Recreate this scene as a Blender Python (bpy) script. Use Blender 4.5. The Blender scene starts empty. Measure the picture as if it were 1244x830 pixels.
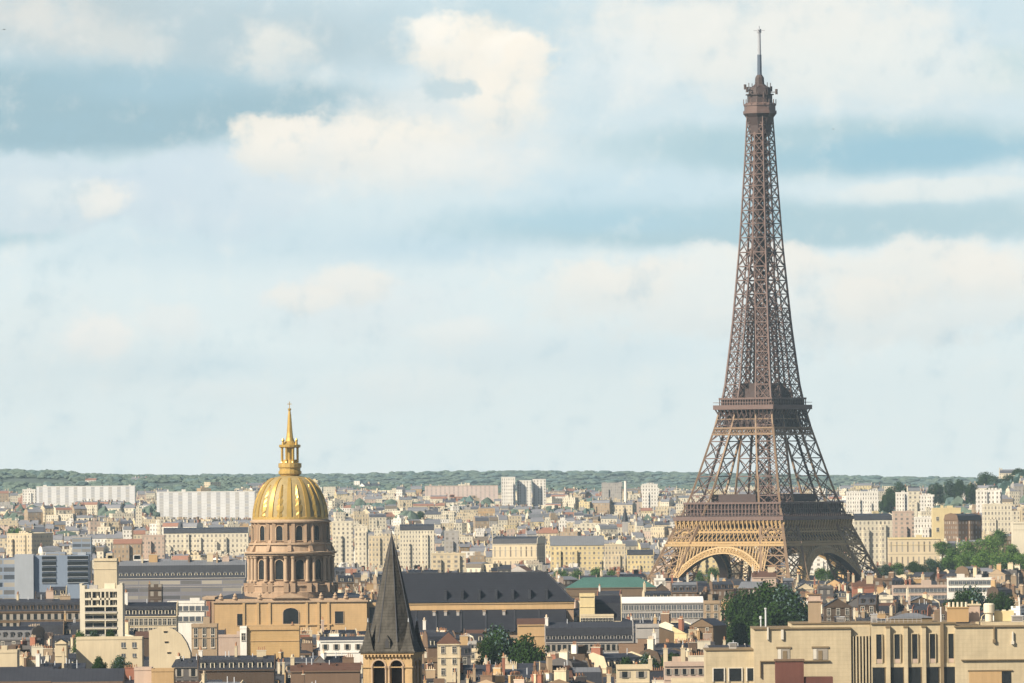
import bpy, math, random
from mathutils import Vector, Matrix, noise as mnoise

random.seed(11)
R = math.radians
scene = bpy.context.scene
COL = scene.collection

# ------------------------------------------------------------------ camera
W, H, F = 1244.0, 830.0, 9200.0            # picture size and focal length in its pixels
EYE = Vector((0.0, 0.0, 75.0))
PITCH = math.atan(180.0 / F)
ROLL = R(0.5)
cr, sr, cp, sp = math.cos(ROLL), math.sin(ROLL), math.cos(PITCH), math.sin(PITCH)
FWD = Vector((0, cp, sp)); UPP = Vector((0, -sp, cp)); RGT = Vector((1, 0, 0))
CR = RGT * cr - UPP * sr
CU = RGT * sr + UPP * cr
cam_d = bpy.data.cameras.new("camera")
cam = bpy.data.objects.new("camera", cam_d); COL.objects.link(cam)
cam_d.sensor_width = 36.0; cam_d.lens = F / W * 36.0
cam_d.clip_start = 1.0; cam_d.clip_end = 40000.0
cam.matrix_world = Matrix(((CR.x, CU.x, -FWD.x, EYE.x), (CR.y, CU.y, -FWD.y, EYE.y),
                           (CR.z, CU.z, -FWD.z, EYE.z), (0, 0, 0, 1)))
scene.camera = cam

def P(px, py, d):
    """the point at distance d (along +Y) seen at picture position px, py"""
    r = FWD + CR * ((px - W / 2) / F) + CU * ((H / 2 - py) / F)
    return EYE + r * (d / r.y)
def to_px(v):
    q = Vector(v) - EYE
    f = q.dot(FWD)
    return W / 2 + q.dot(CR) / f * F, H / 2 - q.dot(CU) / f * F
def Xp(px, d, py=700): return P(px, py, d).x
def Zp(py, d, px=622): return P(px, py, d).z

# ------------------------------------------------------------------ light, sky, exposure
EXPO = 0.6
SUN_AZ, SUN_EL = 50.0, 36.0                # degrees left of straight behind the camera
sdir = Vector((-math.sin(R(SUN_AZ)) * math.cos(R(SUN_EL)), -math.cos(R(SUN_AZ)) * math.cos(R(SUN_EL)), math.sin(R(SUN_EL))))
sl = bpy.data.lights.new("sun", 'SUN'); sl.energy = 5.0; sl.angle = R(0.5); sl.color = (1.0, 0.88, 0.70)
so = bpy.data.objects.new("sun", sl); COL.objects.link(so)
so.rotation_euler = (-sdir).to_track_quat('-Z', 'Y').to_euler()
so.location = (0, 0, 600)
vs = scene.view_settings
vs.view_transform = 'Standard'; vs.look = 'None'; vs.exposure = EXPO; vs.gamma = 1.0; vs.use_curve_mapping = False
scene.cycles.use_denoising = True
scene.cycles.max_bounces = 5; scene.cycles.diffuse_bounces = 2; scene.cycles.glossy_bounces = 2
scene.cycles.volume_bounces = 0; scene.cycles.transparent_max_bounces = 6

def lin(c): return tuple(((v / 255 + 0.055) / 1.055) ** 2.4 if v > 10 else v / 255 / 12.92 for v in c)

class NT:
    def __init__(s, nt): s.nt = nt
    def n(s, t, **k):
        x = s.nt.nodes.new(t)
        for a, b in k.items(): setattr(x, a, b)
        return x
    def set(s, sock, v):
        if isinstance(v, bpy.types.NodeSocket): s.nt.links.new(v, sock)
        else: sock.default_value = v
    def m(s, op, a, b=0.0, c=0.0):
        x = s.n('ShaderNodeMath', operation=op)
        s.set(x.inputs[0], a); s.set(x.inputs[1], b); s.set(x.inputs[2], c)
        return x.outputs[0]
    def sstep(s, v, a, b):
        x = s.n('ShaderNodeMapRange', interpolation_type='SMOOTHSTEP')
        s.set(x.inputs[0], v); s.set(x.inputs[1], a); s.set(x.inputs[2], b)
        return x.outputs[0]
    def mix(s, f, a, b, bt='MIX'):
        x = s.n('ShaderNodeMix', data_type='RGBA', blend_type=bt)
        s.set(x.inputs[0], f)
        s.set(x.inputs[6], a if isinstance(a, bpy.types.NodeSocket) else (*a, 1))
        s.set(x.inputs[7], b if isinstance(b, bpy.types.NodeSocket) else (*b, 1))
        return x.outputs[2]
    def noise(s, vec, scale, detail=4.0, rough=0.55, out=0):
        x = s.n('ShaderNodeTexNoise')
        if vec is not None: s.set(x.inputs['Vector'], vec)
        x.inputs['Scale'].default_value = scale; x.inputs['Detail'].default_value = detail
        x.inputs['Roughness'].default_value = rough
        return x.outputs[out]

world = bpy.data.worlds.new("World"); scene.world = world; world.use_nodes = True
wt = world.node_tree; wt.nodes.clear(); w = NT(wt)
sky = w.n('ShaderNodeTexSky', sky_type='NISHITA')
sky.sun_disc = False; sky.sun_elevation = R(SUN_EL); sky.sun_rotation = R(180 + SUN_AZ); sky.altitude = 60
bgA = w.n('ShaderNodeBackground'); wt.links.new(sky.outputs[0], bgA.inputs[0]); bgA.inputs[1].default_value = 0.05
tc = w.n('ShaderNodeTexCoord'); sep = w.n('ShaderNodeSeparateXYZ'); wt.links.new(tc.outputs['Generated'], sep.inputs[0])
ya = w.m('MAXIMUM', w.m('ABSOLUTE', sep.outputs[1]), 0.02)
KK = F / W
U = w.m('MULTIPLY', w.m('DIVIDE', sep.outputs[0], ya), KK)
V = w.m('MULTIPLY', w.m('DIVIDE', sep.outputs[2], ya), KK)
def comb(a, b, c=0.0):
    x = w.n('ShaderNodeCombineXYZ'); w.set(x.inputs[0], a); w.set(x.inputs[1], b); w.set(x.inputs[2], c); return x.outputs[0]
pv = comb(U, w.m('MULTIPLY', V, 1.25))
na = w.n('ShaderNodeSeparateColor'); wt.links.new(w.noise(pv, 6.0, 7.0, 0.58, 1), na.inputs[0])
nb = w.n('ShaderNodeSeparateColor'); wt.links.new(w.noise(pv, 24.0, 6.0, 0.62, 1), nb.inputs[0])
def warp(base, k, a, b):
    t = w.m('MULTIPLY_ADD', w.m('SUBTRACT', na.outputs[k], 0.5), a, base)
    return w.m('MULTIPLY_ADD', w.m('SUBTRACT', nb.outputs[k], 0.5), b, t)
Uw = warp(U, 0, 0.07, 0.040); Vw = warp(V, 1, 0.045, 0.034)
Us = warp(U, 0, 0.14, 0.025); Vs = warp(V, 1, 0.035, 0.012)
puff = w.m('ADD', w.m('MULTIPLY', w.noise(pv, 11.0, 5.0, 0.55, 0), .55), w.m('MULTIPLY', w.noise(pv, 30.0, 7.0, 0.62, 0), .45))
# relief of the billows: the same field sampled a little towards the sun
def relief(sc, det, step, off=0.0):
    a = w.noise(comb(w.m('ADD', U, off), V), sc, det, 0.58, 0)
    b = w.noise(comb(w.m('ADD', U, off - step), w.m('ADD', V, step * .9)), sc, det, 0.58, 0)
    return w.m('SUBTRACT', a, b)
rl = w.m('ADD', w.m('MULTIPLY', relief(9.0, 6.0, 0.020), 2.6), w.m('MULTIPLY', relief(22.0, 6.0, 0.009, 3.1), 1.6))
up = w.sstep(rl, 0.02, 0.85); dn = w.sstep(rl, -0.02, -0.85)
# base: pale at the horizon, a little bluer higher up
gz = w.sstep(V, 0.02, 0.46)
skyc = w.mix(gz, lin((230, 238, 236)), lin((200, 217, 223)))
def blob(cx, cy, a, bt, bb, col, alpha, soft=0.6, puffy=False, shade=0.0):
    global skyc
    u0, v0 = (cx - 622) / W, (595 - cy) / W
    uu, vv = (Uw, Vw) if puffy else (Us, Vs)
    du = w.m('MULTIPLY', w.m('SUBTRACT', uu, u0), W / a)
    dv = w.m('SUBTRACT', vv, v0)
    t = w.m('ADD', w.m('MULTIPLY', w.m('MAXIMUM', dv, 0.0), W / bt), w.m('MULTIPLY', w.m('MINIMUM', dv, 0.0), W / bb))
    r = w.m('SQRT', w.m('ADD', w.m('MULTIPLY', du, du), w.m('MULTIPLY', t, t)))
    r = w.m('ADD', r, w.m('MULTIPLY', w.m('SUBTRACT', puff, 0.5), 1.45 if puffy else 0.45))
    f = w.m('MULTIPLY', w.sstep(r, 1.0, 1.0 - soft), alpha)
    c = col if isinstance(col, bpy.types.NodeSocket) else lin(col)
    if shade:      # grey towards the flat base of a cloud and in its hollows
        low = w.sstep(t, 0.25, -0.95)
        c = w.mix(w.m('MULTIPLY', w.m('ADD', low, w.m('MULTIPLY', dn, .55)), shade), c, lin((196, 210, 215)))
    skyc = w.mix(f, skyc, c)
BL, BD, GR, PA, WH, CRM = (173, 200, 208), (154, 183, 194), (199, 208, 209), (226, 230, 226), (234, 232, 224), (244, 236, 222)
for b in [
    (60, 15, 360, 105, 85, (184, 198, 202), 1.0, .8), (330, 50, 280, 90, 56, (178, 197, 204), .95, .8), (590, 30, 170, 60, 60, (186, 207, 214), .8, .9),
    (110, 132, 430, 84, 66, BD, 1.0, .55), (400, 128, 200, 40, 36, BD, .8, .7), (200, 95, 200, 36, 34, (165, 194, 206), .7, .9), (20, 278, 110, 20, 26, BL, .85, .8),
    (330, 290, 420, 70, 60, (190, 212, 222), .55, .95), (1020, 180, 400, 48, 48, BL, 1.0, .6), (1120, 190, 240, 34, 36, (150, 190, 206), .85, .7),
    (880, 280, 450, 52, 32, BL, 1.0, .6), (1130, 278, 300, 46, 30, BL, .8, .7), (720, 270, 250, 40, 26, (172, 205, 219), .6, .9), (760, 230, 300, 50, 40, (190, 214, 224), .7, .9),
    (1215, 85, 80, 46, 50, (184, 207, 210), .75, .8), (860, -6, 170, 18, 20, (164, 194, 209), .9, .8), (540, 300, 200, 30, 30, (186, 211, 222), .6, .9), (200, 440, 320, 30, 30, (206, 222, 227), .6, .9), (700, 430, 300, 40, 40, (208, 224, 229), .6, .9)]:
    blob(*b)
for b in [
    (930, 60, 300, 120, 80, WH, .85, .6, True, .4), (1110, 100, 220, 90, 56, PA, .75, .7, True, .5), (760, 90, 120, 60, 60, (222, 229, 229), .7, .8, True, .5), (1140, 231, 170, 11, 24, PA, .75, .55),
    (60, 235, 175, 66, 46, (203, 217, 223), 1.0, .32, True, .2), (240, 215, 170, 46, 90, (203, 217, 225), .8, .55, True, .2), (350, 190, 110, 50, 80, (212, 223, 227), .8, .6, True, .2),
    (1000, 352, 430, 62, 90, (232, 234, 229), .92, .34, True, .35), (1120, 330, 160, 44, 60, WH, .75, .6, True, .4),
    (60, 405, 220, 66, 90, (222, 230, 229), .75, .7, True, .3), (430, 370, 180, 46, 60, (224, 230, 230), .75, .7, True, .3), (600, 420, 240, 40, 60, (222, 230, 230), .6, .9, True, .3)]:
    blob(*b)
for b in [
    (520, 190, 230, 90, 60, (226, 230, 228), .85, .8, True, .35), (340, 55, 60, 60, 55, (226, 226, 219), .8, .7, True, .5), (40, 20, 130, 56, 40, (221, 220, 214), .8, .8, True, .5), (150, 45, 90, 40, 30, (212, 215, 211), .7, .8, True, .4),
    (560, 120, 170, 70, 120, (226, 229, 226), .75, .8, True, .5), (575, 58, 112, 46, 50, CRM, .9, .5, True, .6), (610, 115, 80, 70, 96, CRM, .85, .7, True, .6), (480, 168, 140, 52, 76, CRM, .75, .65, True, .7), (530, 32, 60, 22, 30, (250, 243, 230), .8, .6, True, .3), (620, 52, 44, 20, 26, (250, 243, 230), .7, .6, True, .3), (645, 70, 40, 30, 30, CRM, .8, .45, True, .3), (520, 205, 150, 40, 60, (238, 236, 229), .6, .8, True, .5),
    (338, 164, 66, 38, 54, CRM, .85, .42, True, .5), (400, 170, 120, 36, 56, (239, 234, 224), .72, .6, True, .6), (540, 94, 36, 18, 22, (190, 207, 212), .85, .5, True),
    (128, 234, 44, 34, 32, (239, 234, 224), .72, .55, True, .5), (70, 225, 70, 30, 40, (222, 229, 228), .6, .7, True, .5), (425, 345, 76, 34, 44, (239, 234, 224), .75, .6, True, .5), (360, 366, 54, 22, 30, (239, 234, 224), .7, .6, True, .4),
    (750, 338, 98, 40, 50, (239, 234, 224), .7, .65, True, .5), (1190, 342, 84, 42, 46, (239, 234, 224), .75, .6, True, .4), (1060, 360, 90, 26, 40, (239, 234, 224), .7, .6, True, .4), (960, 315, 90, 30, 40, (239, 234, 224), .7, .6, True, .4),
    (115, 406, 64, 36, 40, (240, 236, 229), .8, .55, True, .3), (210, 388, 60, 24, 30, (232, 233, 229), .6, .7, True, .3), (550, 406, 74, 26, 30, (235, 236, 231), .7, .7, True, .3), (500, 470, 160, 30, 40, (232, 236, 233), .6, .8, True, .3), (270, 470, 120, 20, 30, (232, 236, 233), .5, .8, True, .3)]:
    blob(*b)
skyc = w.mix(w.m('MULTIPLY', up, 0.30), skyc, lin((247, 242, 232)))
skyc = w.mix(w.m('MULTIPLY', dn, 0.34), skyc, lin((158, 192, 207)))
bgB = w.n('ShaderNodeBackground'); wt.links.new(skyc, bgB.inputs[0])
SKY_GAIN = 1.16
bgB.inputs[1].default_value = SKY_GAIN / (2 ** EXPO)
mixs = w.n('ShaderNodeMixShader')
w.set(mixs.inputs[0], w.sstep(V, 0.85, 0.5))
wt.links.new(bgA.outputs[0], mixs.inputs[1]); wt.links.new(bgB.outputs[0], mixs.inputs[2])
wo = w.n('ShaderNodeOutputWorld'); wt.links.new(mixs.outputs[0], wo.inputs[0])

# ------------------------------------------------------------------ materials
M = {}
def mat(name, col, rough=0.8, metal=0.0, var=0.25, scale=0.25, streak=0.0, bump=0.0, spec=0.3, grain=None, line=None):
    m = bpy.data.materials.new(name); m.use_nodes = True
    t = NT(m.node_tree); b = m.node_tree.nodes['Principled BSDF']
    b.inputs['Roughness'].default_value = rough; b.inputs['Metallic'].default_value = metal
    b.inputs['Specular IOR Level'].default_value = spec
    g = t.n('ShaderNodeNewGeometry')
    n1 = t.noise(g.outputs['Position'], scale, 6.0, 0.65)
    f = t.m('MULTIPLY', t.m('SUBTRACT', n1, 0.5), 2.0 * var)
    fac = t.m('ADD', f, 1.0)
    if streak:
        mp = t.n('ShaderNodeMapping'); mp.inputs['Scale'].default_value = (1.4, 1.4, 0.12)
        m.node_tree.links.new(g.outputs['Position'], mp.inputs[0])
        n2 = t.noise(mp.outputs[0], 1.0, 5.0, 0.6)
        fac = t.m('MULTIPLY', fac, t.m('ADD', 1.0, t.m('MULTIPLY', t.m('SUBTRACT', n2, 0.55), 2 * streak)))
    if grain:      # courses / standing seams: (axis, pitch, depth)
        ax, pitch, dep = grain
        sx = t.n('ShaderNodeSeparateXYZ'); m.node_tree.links.new(g.outputs['Position'], sx.inputs[0])
        q = t.m('FRACT', t.m('DIVIDE', sx.outputs[ax], pitch))
        fac = t.m('MULTIPLY', fac, t.m('SUBTRACT', 1.0, t.m('MULTIPLY', t.m('LESS_THAN', q, 0.12), dep)))
    c = t.mix(1.0, col, fac, 'MULTIPLY')
    m.node_tree.links.new(c, b.inputs['Base Color'])
    if bump:
        bp = t.n('ShaderNodeBump'); bp.inputs['Strength'].default_value = bump; bp.inputs['Distance'].default_value = 0.3
        m.node_tree.links.new(t.noise(g.outputs['Position'], 1.2, 5.0), bp.inputs['Height'])
        m.node_tree.links.new(bp.outputs[0], b.inputs['Normal'])
    M[name] = m
    return m
WALLS = {'cream': (.58, .49, .34), 'pale cream': (.66, .60, .47), 'ochre': (.46, .31, .16), 'tan': (.36, .27, .18), 'pinkish': (.48, .37, .30),
         'grey': (.38, .36, .34), 'white': (.74, .71, .65), 'brown': (.17, .112, .075), 'brick red': (.30, .13, .085), 'yellow': (.62, .51, .29),
         'dark brown': (.088, .062, .045), 'dark tan': (.165, .115, .073), 'smoke grey': (.098, .092, .092)}
for k, c in WALLS.items():
    mat('wall ' + k, c, 0.9, var=0.22, scale=0.10, streak=0.18)
mat('slate', (.020, .022, .031), 0.55, var=0.35, scale=0.3, streak=0.2, grain=(2, 0.9, .25))
mat('zinc', (.042, .045, .056), 0.5, var=0.3, scale=0.15, streak=0.25, grain=(0, 1.1, .25))
mat('pale zinc', (.17, .18, .20), 0.45, var=0.25, scale=0.15, streak=0.2, grain=(0, 1.1, .2))
mat('tile', (.10, .052, .036), 0.85, var=0.4, scale=0.35, grain=(2, 0.5, .3))
mat('maroon', (.14, .058, .045), 0.9, var=.3, scale=.3, streak=.2)
mat('copper green', (.055, .135, .118), 0.7, var=0.3, scale=0.2, streak=0.3)
mat('gravel', (.15, .125, .10), 0.95, var=0.35, scale=0.5)
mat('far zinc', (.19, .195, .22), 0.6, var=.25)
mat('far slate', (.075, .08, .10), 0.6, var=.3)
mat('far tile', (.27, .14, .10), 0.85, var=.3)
mat('white roof', (.80, .79, .77), 0.5, var=0.08, scale=0.3)
mat('pot', (.36, .19, .11), 0.9, var=0.4, scale=2.0)
mat('pot pale', (.62, .50, .36), 0.9, var=0.3, scale=2.0)
mat('glass', (.018, .021, .024), 0.22, var=0.5, scale=0.4, spec=0.3)
mat('glass lit', (.10, .11, .125), 0.15, var=0.5, scale=0.4, spec=0.6)
mat('frame', (.62, .58, .50), 0.7, var=0.15, scale=0.5)
mat('shutter', (.30, .27, .23), 0.8, var=0.3, scale=0.5)
mat('dark metal', (.05, .05, .055), 0.6, var=0.2)
mat('pale metal', (.55, .57, .6), 0.5, var=0.1)
mat('panel grey', (.33, .36, .40), 0.6, var=0.12, scale=0.2, streak=.1)
mat('panel blue', (.20, .25, .33), 0.5, var=0.12, scale=0.2, streak=.1)
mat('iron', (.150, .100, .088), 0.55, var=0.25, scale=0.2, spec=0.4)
mat('iron part lit', (.25, .17, .11), 0.55, var=0.25, scale=0.2)  # the same iron with some warm sunlight put into its colour
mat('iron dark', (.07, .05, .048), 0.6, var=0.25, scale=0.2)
mat('iron sunlit', (.43, .295, .145), 0.55, var=0.2, scale=0.2)  # lightest copy of the iron, the gold of sunlight in its colour
mat('mast blue', (.10, .13, .18), 0.5, var=0.1)
mat('mast grey', (.36, .38, .42), 0.5, var=0.1)
mat('church stone', (.37, .26, .175), 0.9, var=0.22, scale=0.12, streak=0.25, grain=(2, 0.8, .10))
mat('church stone pale', (.43, .315, .215), 0.9, var=0.25, scale=0.2, streak=0.25)
mat('church ochre', (.50, .34, .175), 0.9, var=0.3, scale=0.1, streak=0.16, grain=(2, 0.8, .08))
mat('gold', (.52, .34, .085), 0.36, metal=0.4, var=0.22, scale=0.6, spec=0.6)
mat('gold dull', (.50, .34, .11), 0.5, metal=0.35, var=0.35, scale=0.7)
mat('lead', (.33, .255, .12), 0.55, metal=0.0, var=0.35, scale=0.6)
mat('spire slate', (.080, .074, .064), 0.85, var=0.5, scale=0.5, streak=0.9, grain=(2, 0.55, .42), bump=.5)
mat('belfry stone', (.46, .32, .17), 0.9, var=0.35, scale=0.5, streak=0.35, bump=.3)
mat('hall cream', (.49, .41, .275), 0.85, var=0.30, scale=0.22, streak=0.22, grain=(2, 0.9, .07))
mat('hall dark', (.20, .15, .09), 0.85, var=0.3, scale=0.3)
mat('ashlar', (.46, .31, .145), 0.9, var=0.28, scale=0.25, streak=0.12, grain=(2, 0.75, .14))
mat('bark', (.09, .065, .045), 0.95, var=0.3, scale=1.0)
for nm, c in {'leaf dark': (.024, .050, .012), 'leaf deep': (.030, .058, .048), 'leaf mid': (.075, .145, .035), 'leaf light': (.135, .22, .045), 'leaf far haze': (.110, .150, .120), 'leaf teal haze': (.095, .145, .140)}.items():  # the last two greens have distance haze put into their colour
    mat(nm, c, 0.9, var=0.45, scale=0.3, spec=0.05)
mat('earth', (.075, .070, .062), 0.95, var=0.4, scale=0.02)
mat('hill', (.095, .130, .112), 0.95, var=0.5, scale=0.012)  # lightened and blued, distance haze put into the colour
mat('bird dark', (.03, .03, .035), 0.8)

def farwall(name, col, bay=2.9, flo=3.1, wu=(.28, .70), wv=(.20, .72), dark=(.13, .12, .115), amount=1.0):
    """wall with a window grid drawn from the metres in its UV map"""
    m = mat(name, col, 0.9, var=0.22, scale=0.06, streak=0.14)
    t = NT(m.node_tree); b = m.node_tree.nodes['Principled BSDF']
    old = b.inputs['Base Color'].links[0].from_socket
    uv = t.n('ShaderNodeUVMap'); s = t.n('ShaderNodeSeparateXYZ'); m.node_tree.links.new(uv.outputs[0], s.inputs[0])
    a = t.m('DIVIDE', s.outputs[0], bay); c = t.m('DIVIDE', s.outputs[1], flo)
    fa, fc = t.m('FRACT', a), t.m('FRACT', c)
    mk = t.m('MULTIPLY', t.m('MULTIPLY', t.m('GREATER_THAN', fa, wu[0]), t.m('LESS_THAN', fa, wu[1])),
             t.m('MULTIPLY', t.m('GREATER_THAN', fc, wv[0]), t.m('LESS_THAN', fc, wv[1])))
    cv = t.n('ShaderNodeCombineXYZ'); t.set(cv.inputs[0], t.m('FLOOR', a)); t.set(cv.inputs[1], t.m('FLOOR', c))
    wn = t.n('ShaderNodeTexWhiteNoise', noise_dimensions='2D'); m.node_tree.links.new(cv.outputs[0], wn.inputs[0])
    ln = t.m('MULTIPLY', t.m('GREATER_THAN', fc, .92), 0.35)     # a string course at each floor
    base = t.mix(ln, old, (.20, .17, .13))
    dk = t.mix(t.m('MULTIPLY', wn.outputs[0], 0.8), dark, (.46, .42, .35))
    fin = t.mix(t.m('MULTIPLY', mk, amount), base, dk)
    m.node_tree.links.new(fin, b.inputs['Base Color'])
    return m
for k, c in WALLS.items(): farwall('far ' + k, c)
farwall('slab white', (.70, .70, .70), 9.5, 2.9, (.30, .72), (.0, .86), (.34, .35, .38), .8)
farwall('slab pink', (.58, .47, .42), 5.0, 2.9, (.35, .7), (.1, .9), (.32, .27, .27), .8)
farwall('band grey', (.19, .19, .22), 9.0, 3.2, (.02, .98), (.15, .62), (.07, .075, .09))
farwall('band blue', (.22, .27, .35), 6.0, 3.3, (.04, .96), (.22, .80), (.035, .05, .075))
farwall('order', (.62, .52, .36), 3.3, 9.0, (.34, .62), (.12, .80), (.16, .13, .10))

# ------------------------------------------------------------------ mesh building
class MB:
    def __init__(s): s.v, s.f, s.mi, s.uv, s.us = [], [], [], {}, (1.0, 1.0)
    def face(s, pts, mi=0, uv=None):
        b = len(s.v); s.v.extend([tuple(p) for p in pts]); s.f.append(tuple(range(b, b + len(pts)))); s.mi.append(mi)
        if uv: s.uv[len(s.f) - 1] = uv
    def box(s, x0, x1, y0, y1, z0, z1, mi=0, top=None, bottom=True, ztop=None):
        b = len(s.v)
        s.v.extend([(x0, y0, z0), (x1, y0, z0), (x1, y1, z0), (x0, y1, z0), (x0, y0, z1), (x1, y0, z1), (x1, y1, z1), (x0, y1, z1)])
        zt = z1 if ztop is None else ztop
        for q, L in (((0, 1, 5, 4), x1 - x0), ((1, 2, 6, 5), y1 - y0), ((2, 3, 7, 6), x1 - x0), ((3, 0, 4, 7), y1 - y0)):
            s.f.append(tuple(b + i for i in q)); s.mi.append(mi)
            s.uv[len(s.f) - 1] = [(0, (z0 - zt) * s.us[1]), (L * s.us[0], (z0 - zt) * s.us[1]), (L * s.us[0], (z1 - zt) * s.us[1]), (0, (z1 - zt) * s.us[1])]
        s.f.append((b + 4, b + 5, b + 6, b + 7)); s.mi.append(mi if top is None else top)
        s.uv[len(s.f) - 1] = [(0, 0)] * 4
        if bottom:
            s.f.append((b + 3, b + 2, b + 1, b)); s.mi.append(mi); s.uv[len(s.f) - 1] = [(0, 0)] * 4
    def beam(s, p, q, wd, mi=0, wd2=None):
        p, q = Vector(p), Vector(q); d = (q - p)
        if d.length < 1e-5: return
        d.normalize()
        a = d.cross(Vector((0, 0, 1)) if abs(d.z) < 0.95 else Vector((1, 0, 0))).normalized(); c = d.cross(a)
        h = wd / 2; h2 = (wd2 if wd2 is not None else wd) / 2
        b = len(s.v)
        for pt, hh in ((p, h), (q, h2)):
            for (i, j) in ((-1, -1), (1, -1), (1, 1), (-1, 1)): s.v.append(tuple(pt + a * (i * hh) + c * (j * hh)))
        for k in range(4):
            s.f.append((b + k, b + (k + 1) % 4, b + 4 + (k + 1) % 4, b + 4 + k)); s.mi.append(mi)
        s.f.append((b + 3, b + 2, b + 1, b)); s.mi.append(mi); s.f.append((b + 4, b + 5, b + 6, b + 7)); s.mi.append(mi)
    def lathe(s, prof, n=32, mi=0, cx=0, cy=0, a0=0.0, caps=True):
        b = len(s.v)
        for r, z in prof:
            for k in range(n):
                a = a0 + 2 * math.pi * k / n
                s.v.append((cx + r * math.cos(a), cy + r * math.sin(a), z))
        for j in range(len(prof) - 1):
            for k in range(n):
                k2 = (k + 1) % n
                s.f.append((b + j * n + k, b + j * n + k2, b + (j + 1) * n + k2, b + (j + 1) * n + k)); s.mi.append(mi)
        if caps:
            s.f.append(tuple(b + n - 1 - k for k in range(n))); s.mi.append(mi)
            t = b + (len(prof) - 1) * n
            s.f.append(tuple(t + k for k in range(n))); s.mi.append(mi)
    def prism(s, pts, axis, a, c, mi=0):
        """polygon pts (in the plane across axis 'x' or 'y') drawn from a to c"""
        mk = (lambda p, t: (t, p[0], p[1])) if axis == 'x' else (lambda p, t: (p[0], t, p[1]))
        n = len(pts)
        s.face([mk(p, a) for p in pts], mi); s.face([mk(p, c) for p in reversed(pts)], mi)
        for k in range(n):
            p, q = pts[k], pts[(k + 1) % n]
            s.face([mk(p, a), mk(p, c), mk(q, c), mk(q, a)], mi)
    def mesh(s, name, mats, smooth=False):
        me = bpy.data.meshes.new(name); me.from_pydata(s.v, [], s.f)
        for m in mats: me.materials.append(M[m])
        me.polygons.foreach_set('material_index', s.mi)
        if s.uv:
            ul = me.uv_layers.new(name='UVMap'); buf = [0.0] * (2 * len(me.loops))
            for p in me.polygons:
                u = s.uv.get(p.index)
                if u:
                    for i, li in enumerate(p.loop_indices): buf[2 * li], buf[2 * li + 1] = u[i]
            ul.data.foreach_set('uv', buf)
        if smooth: me.polygons.foreach_set('use_smooth', [True] * len(me.polygons))
        me.update()
        return me
    def build(s, name, mats, parent=None, smooth=False, off=None):
        if off is not None: s.v = [(x - off[0], y - off[1], z - off[2]) for x, y, z in s.v]
        return link(name, s.mesh(name, mats if isinstance(mats, (list, tuple)) else [mats], smooth), parent)
def link(name, data, parent=None, loc=None, rz=0.0, sc=None):
    o = bpy.data.objects.new(name, data); COL.objects.link(o)
    if parent is not None: o.parent = parent
    if loc is not None: o.location = loc
    if rz: o.rotation_euler = (0, 0, rz)
    if sc is not None: o.scale = sc
    return o
def tag(o, label, cat, group=None):
    o['label'] = label; o['category'] = cat
    if group: o['group'] = group
    return o
def thing(name, label, cat, loc=(0, 0, 0), rz=0.0, group=None):
    return tag(link(name, None, None, loc, rz), label, cat, group)
def kind(o, k): o['kind'] = k; return o

# ------------------------------------------------------------------ terrain
def lerp_table(t, x):
    if x <= t[0][0]: return t[0][1]
    for (a, b), (c, d) in zip(t, t[1:]):
        if x <= c: return b + (d - b) * (x - a) / (c - a)
    return t[-1][1]
def sst(a, b, x):
    t = min(1, max(0, (x - a) / (b - a))); return t * t * (3 - 2 * t)
G_TAB = [(3900, 0), (4300, 4), (5000, 15), (6000, 25), (7000, 33), (8500, 46), (9500, 58)]
RIDGE = [(-900, 560), (-300, 563), (0, 566), (60, 567), (110, 571), (200, 573.5), (300, 576), (420, 582), (500, 584), (620, 585), (830, 585), (1010, 586), (1100, 586), (1244, 584), (1600, 580), (2200, 576)]
RIDGE2 = [(-900, 574), (0, 577), (300, 576.5), (420, 576), (500, 573), (620, 572), (740, 572.5), (830, 574), (1010, 577.5), (1100, 579.5), (1244, 580), (1600, 576), (2200, 570)]
def gz_at(x, y):
    g = lerp_table(G_TAB, y)
    px = 622 + x * F / max(y, 500)
    if y > 9000:
        rz = 75 + (595 - 622 * 0 - lerp_table(RIDGE, px)) * 11000 / F - (px - 622) * sr * 11000 / F
        if y <= 11000: g = g + (rz - 12 - g) * sst(9000, 11000, y)
        else:
            r2 = 75 + (595 - lerp_table(RIDGE2, px)) * 17000 / F - (px - 622) * sr * 17000 / F
            g = (rz - 12) + (24 - rz) * sst(11000, 12800, y) * 0.7
            if y > 13000: g = g + (r2 - 6 - g) * sst(13000, 17000, y) if y <= 17000 else (r2 - 6) - 40 * sst(17000, 19000, y)
    # the wooded hill to the right, a nearer one
    b = math.exp(-(((px - 1300) / 125) ** 2)) * math.exp(-(((y - 7800) / 800) ** 2)) * 44
    # the park slope right of the tower
    c = sst(1080, 1180, px) * sst(4250, 4600, y) * (1 - sst(5200, 6200, y)) * 16
    return g + b + c
xs = [-4000, -3200, -2500, -2000, -1600, -1300] + [i * 50 for i in range(-22, 23)] + [1300, 1600, 2000, 2500, 3200, 4000]
ys = [-1500, 0, 1000, 2000, 3000, 3600, 3900] + [4000 + 150 * i for i in range(101)]
g = MB()
for y in ys:
    for x in xs: g.v.append((x, y, gz_at(x, y)))
nx = len(xs)
for j in range(len(ys) - 1):
    for i in range(nx - 1):
        g.f.append((j * nx + i, j * nx + i + 1, (j + 1) * nx + i + 1, (j + 1) * nx + i)); g.mi.append(1 if ys[j] > 8600 else 0)
ground = kind(g.build('ground', ['earth', 'hill'], smooth=True), 'structure')

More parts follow.
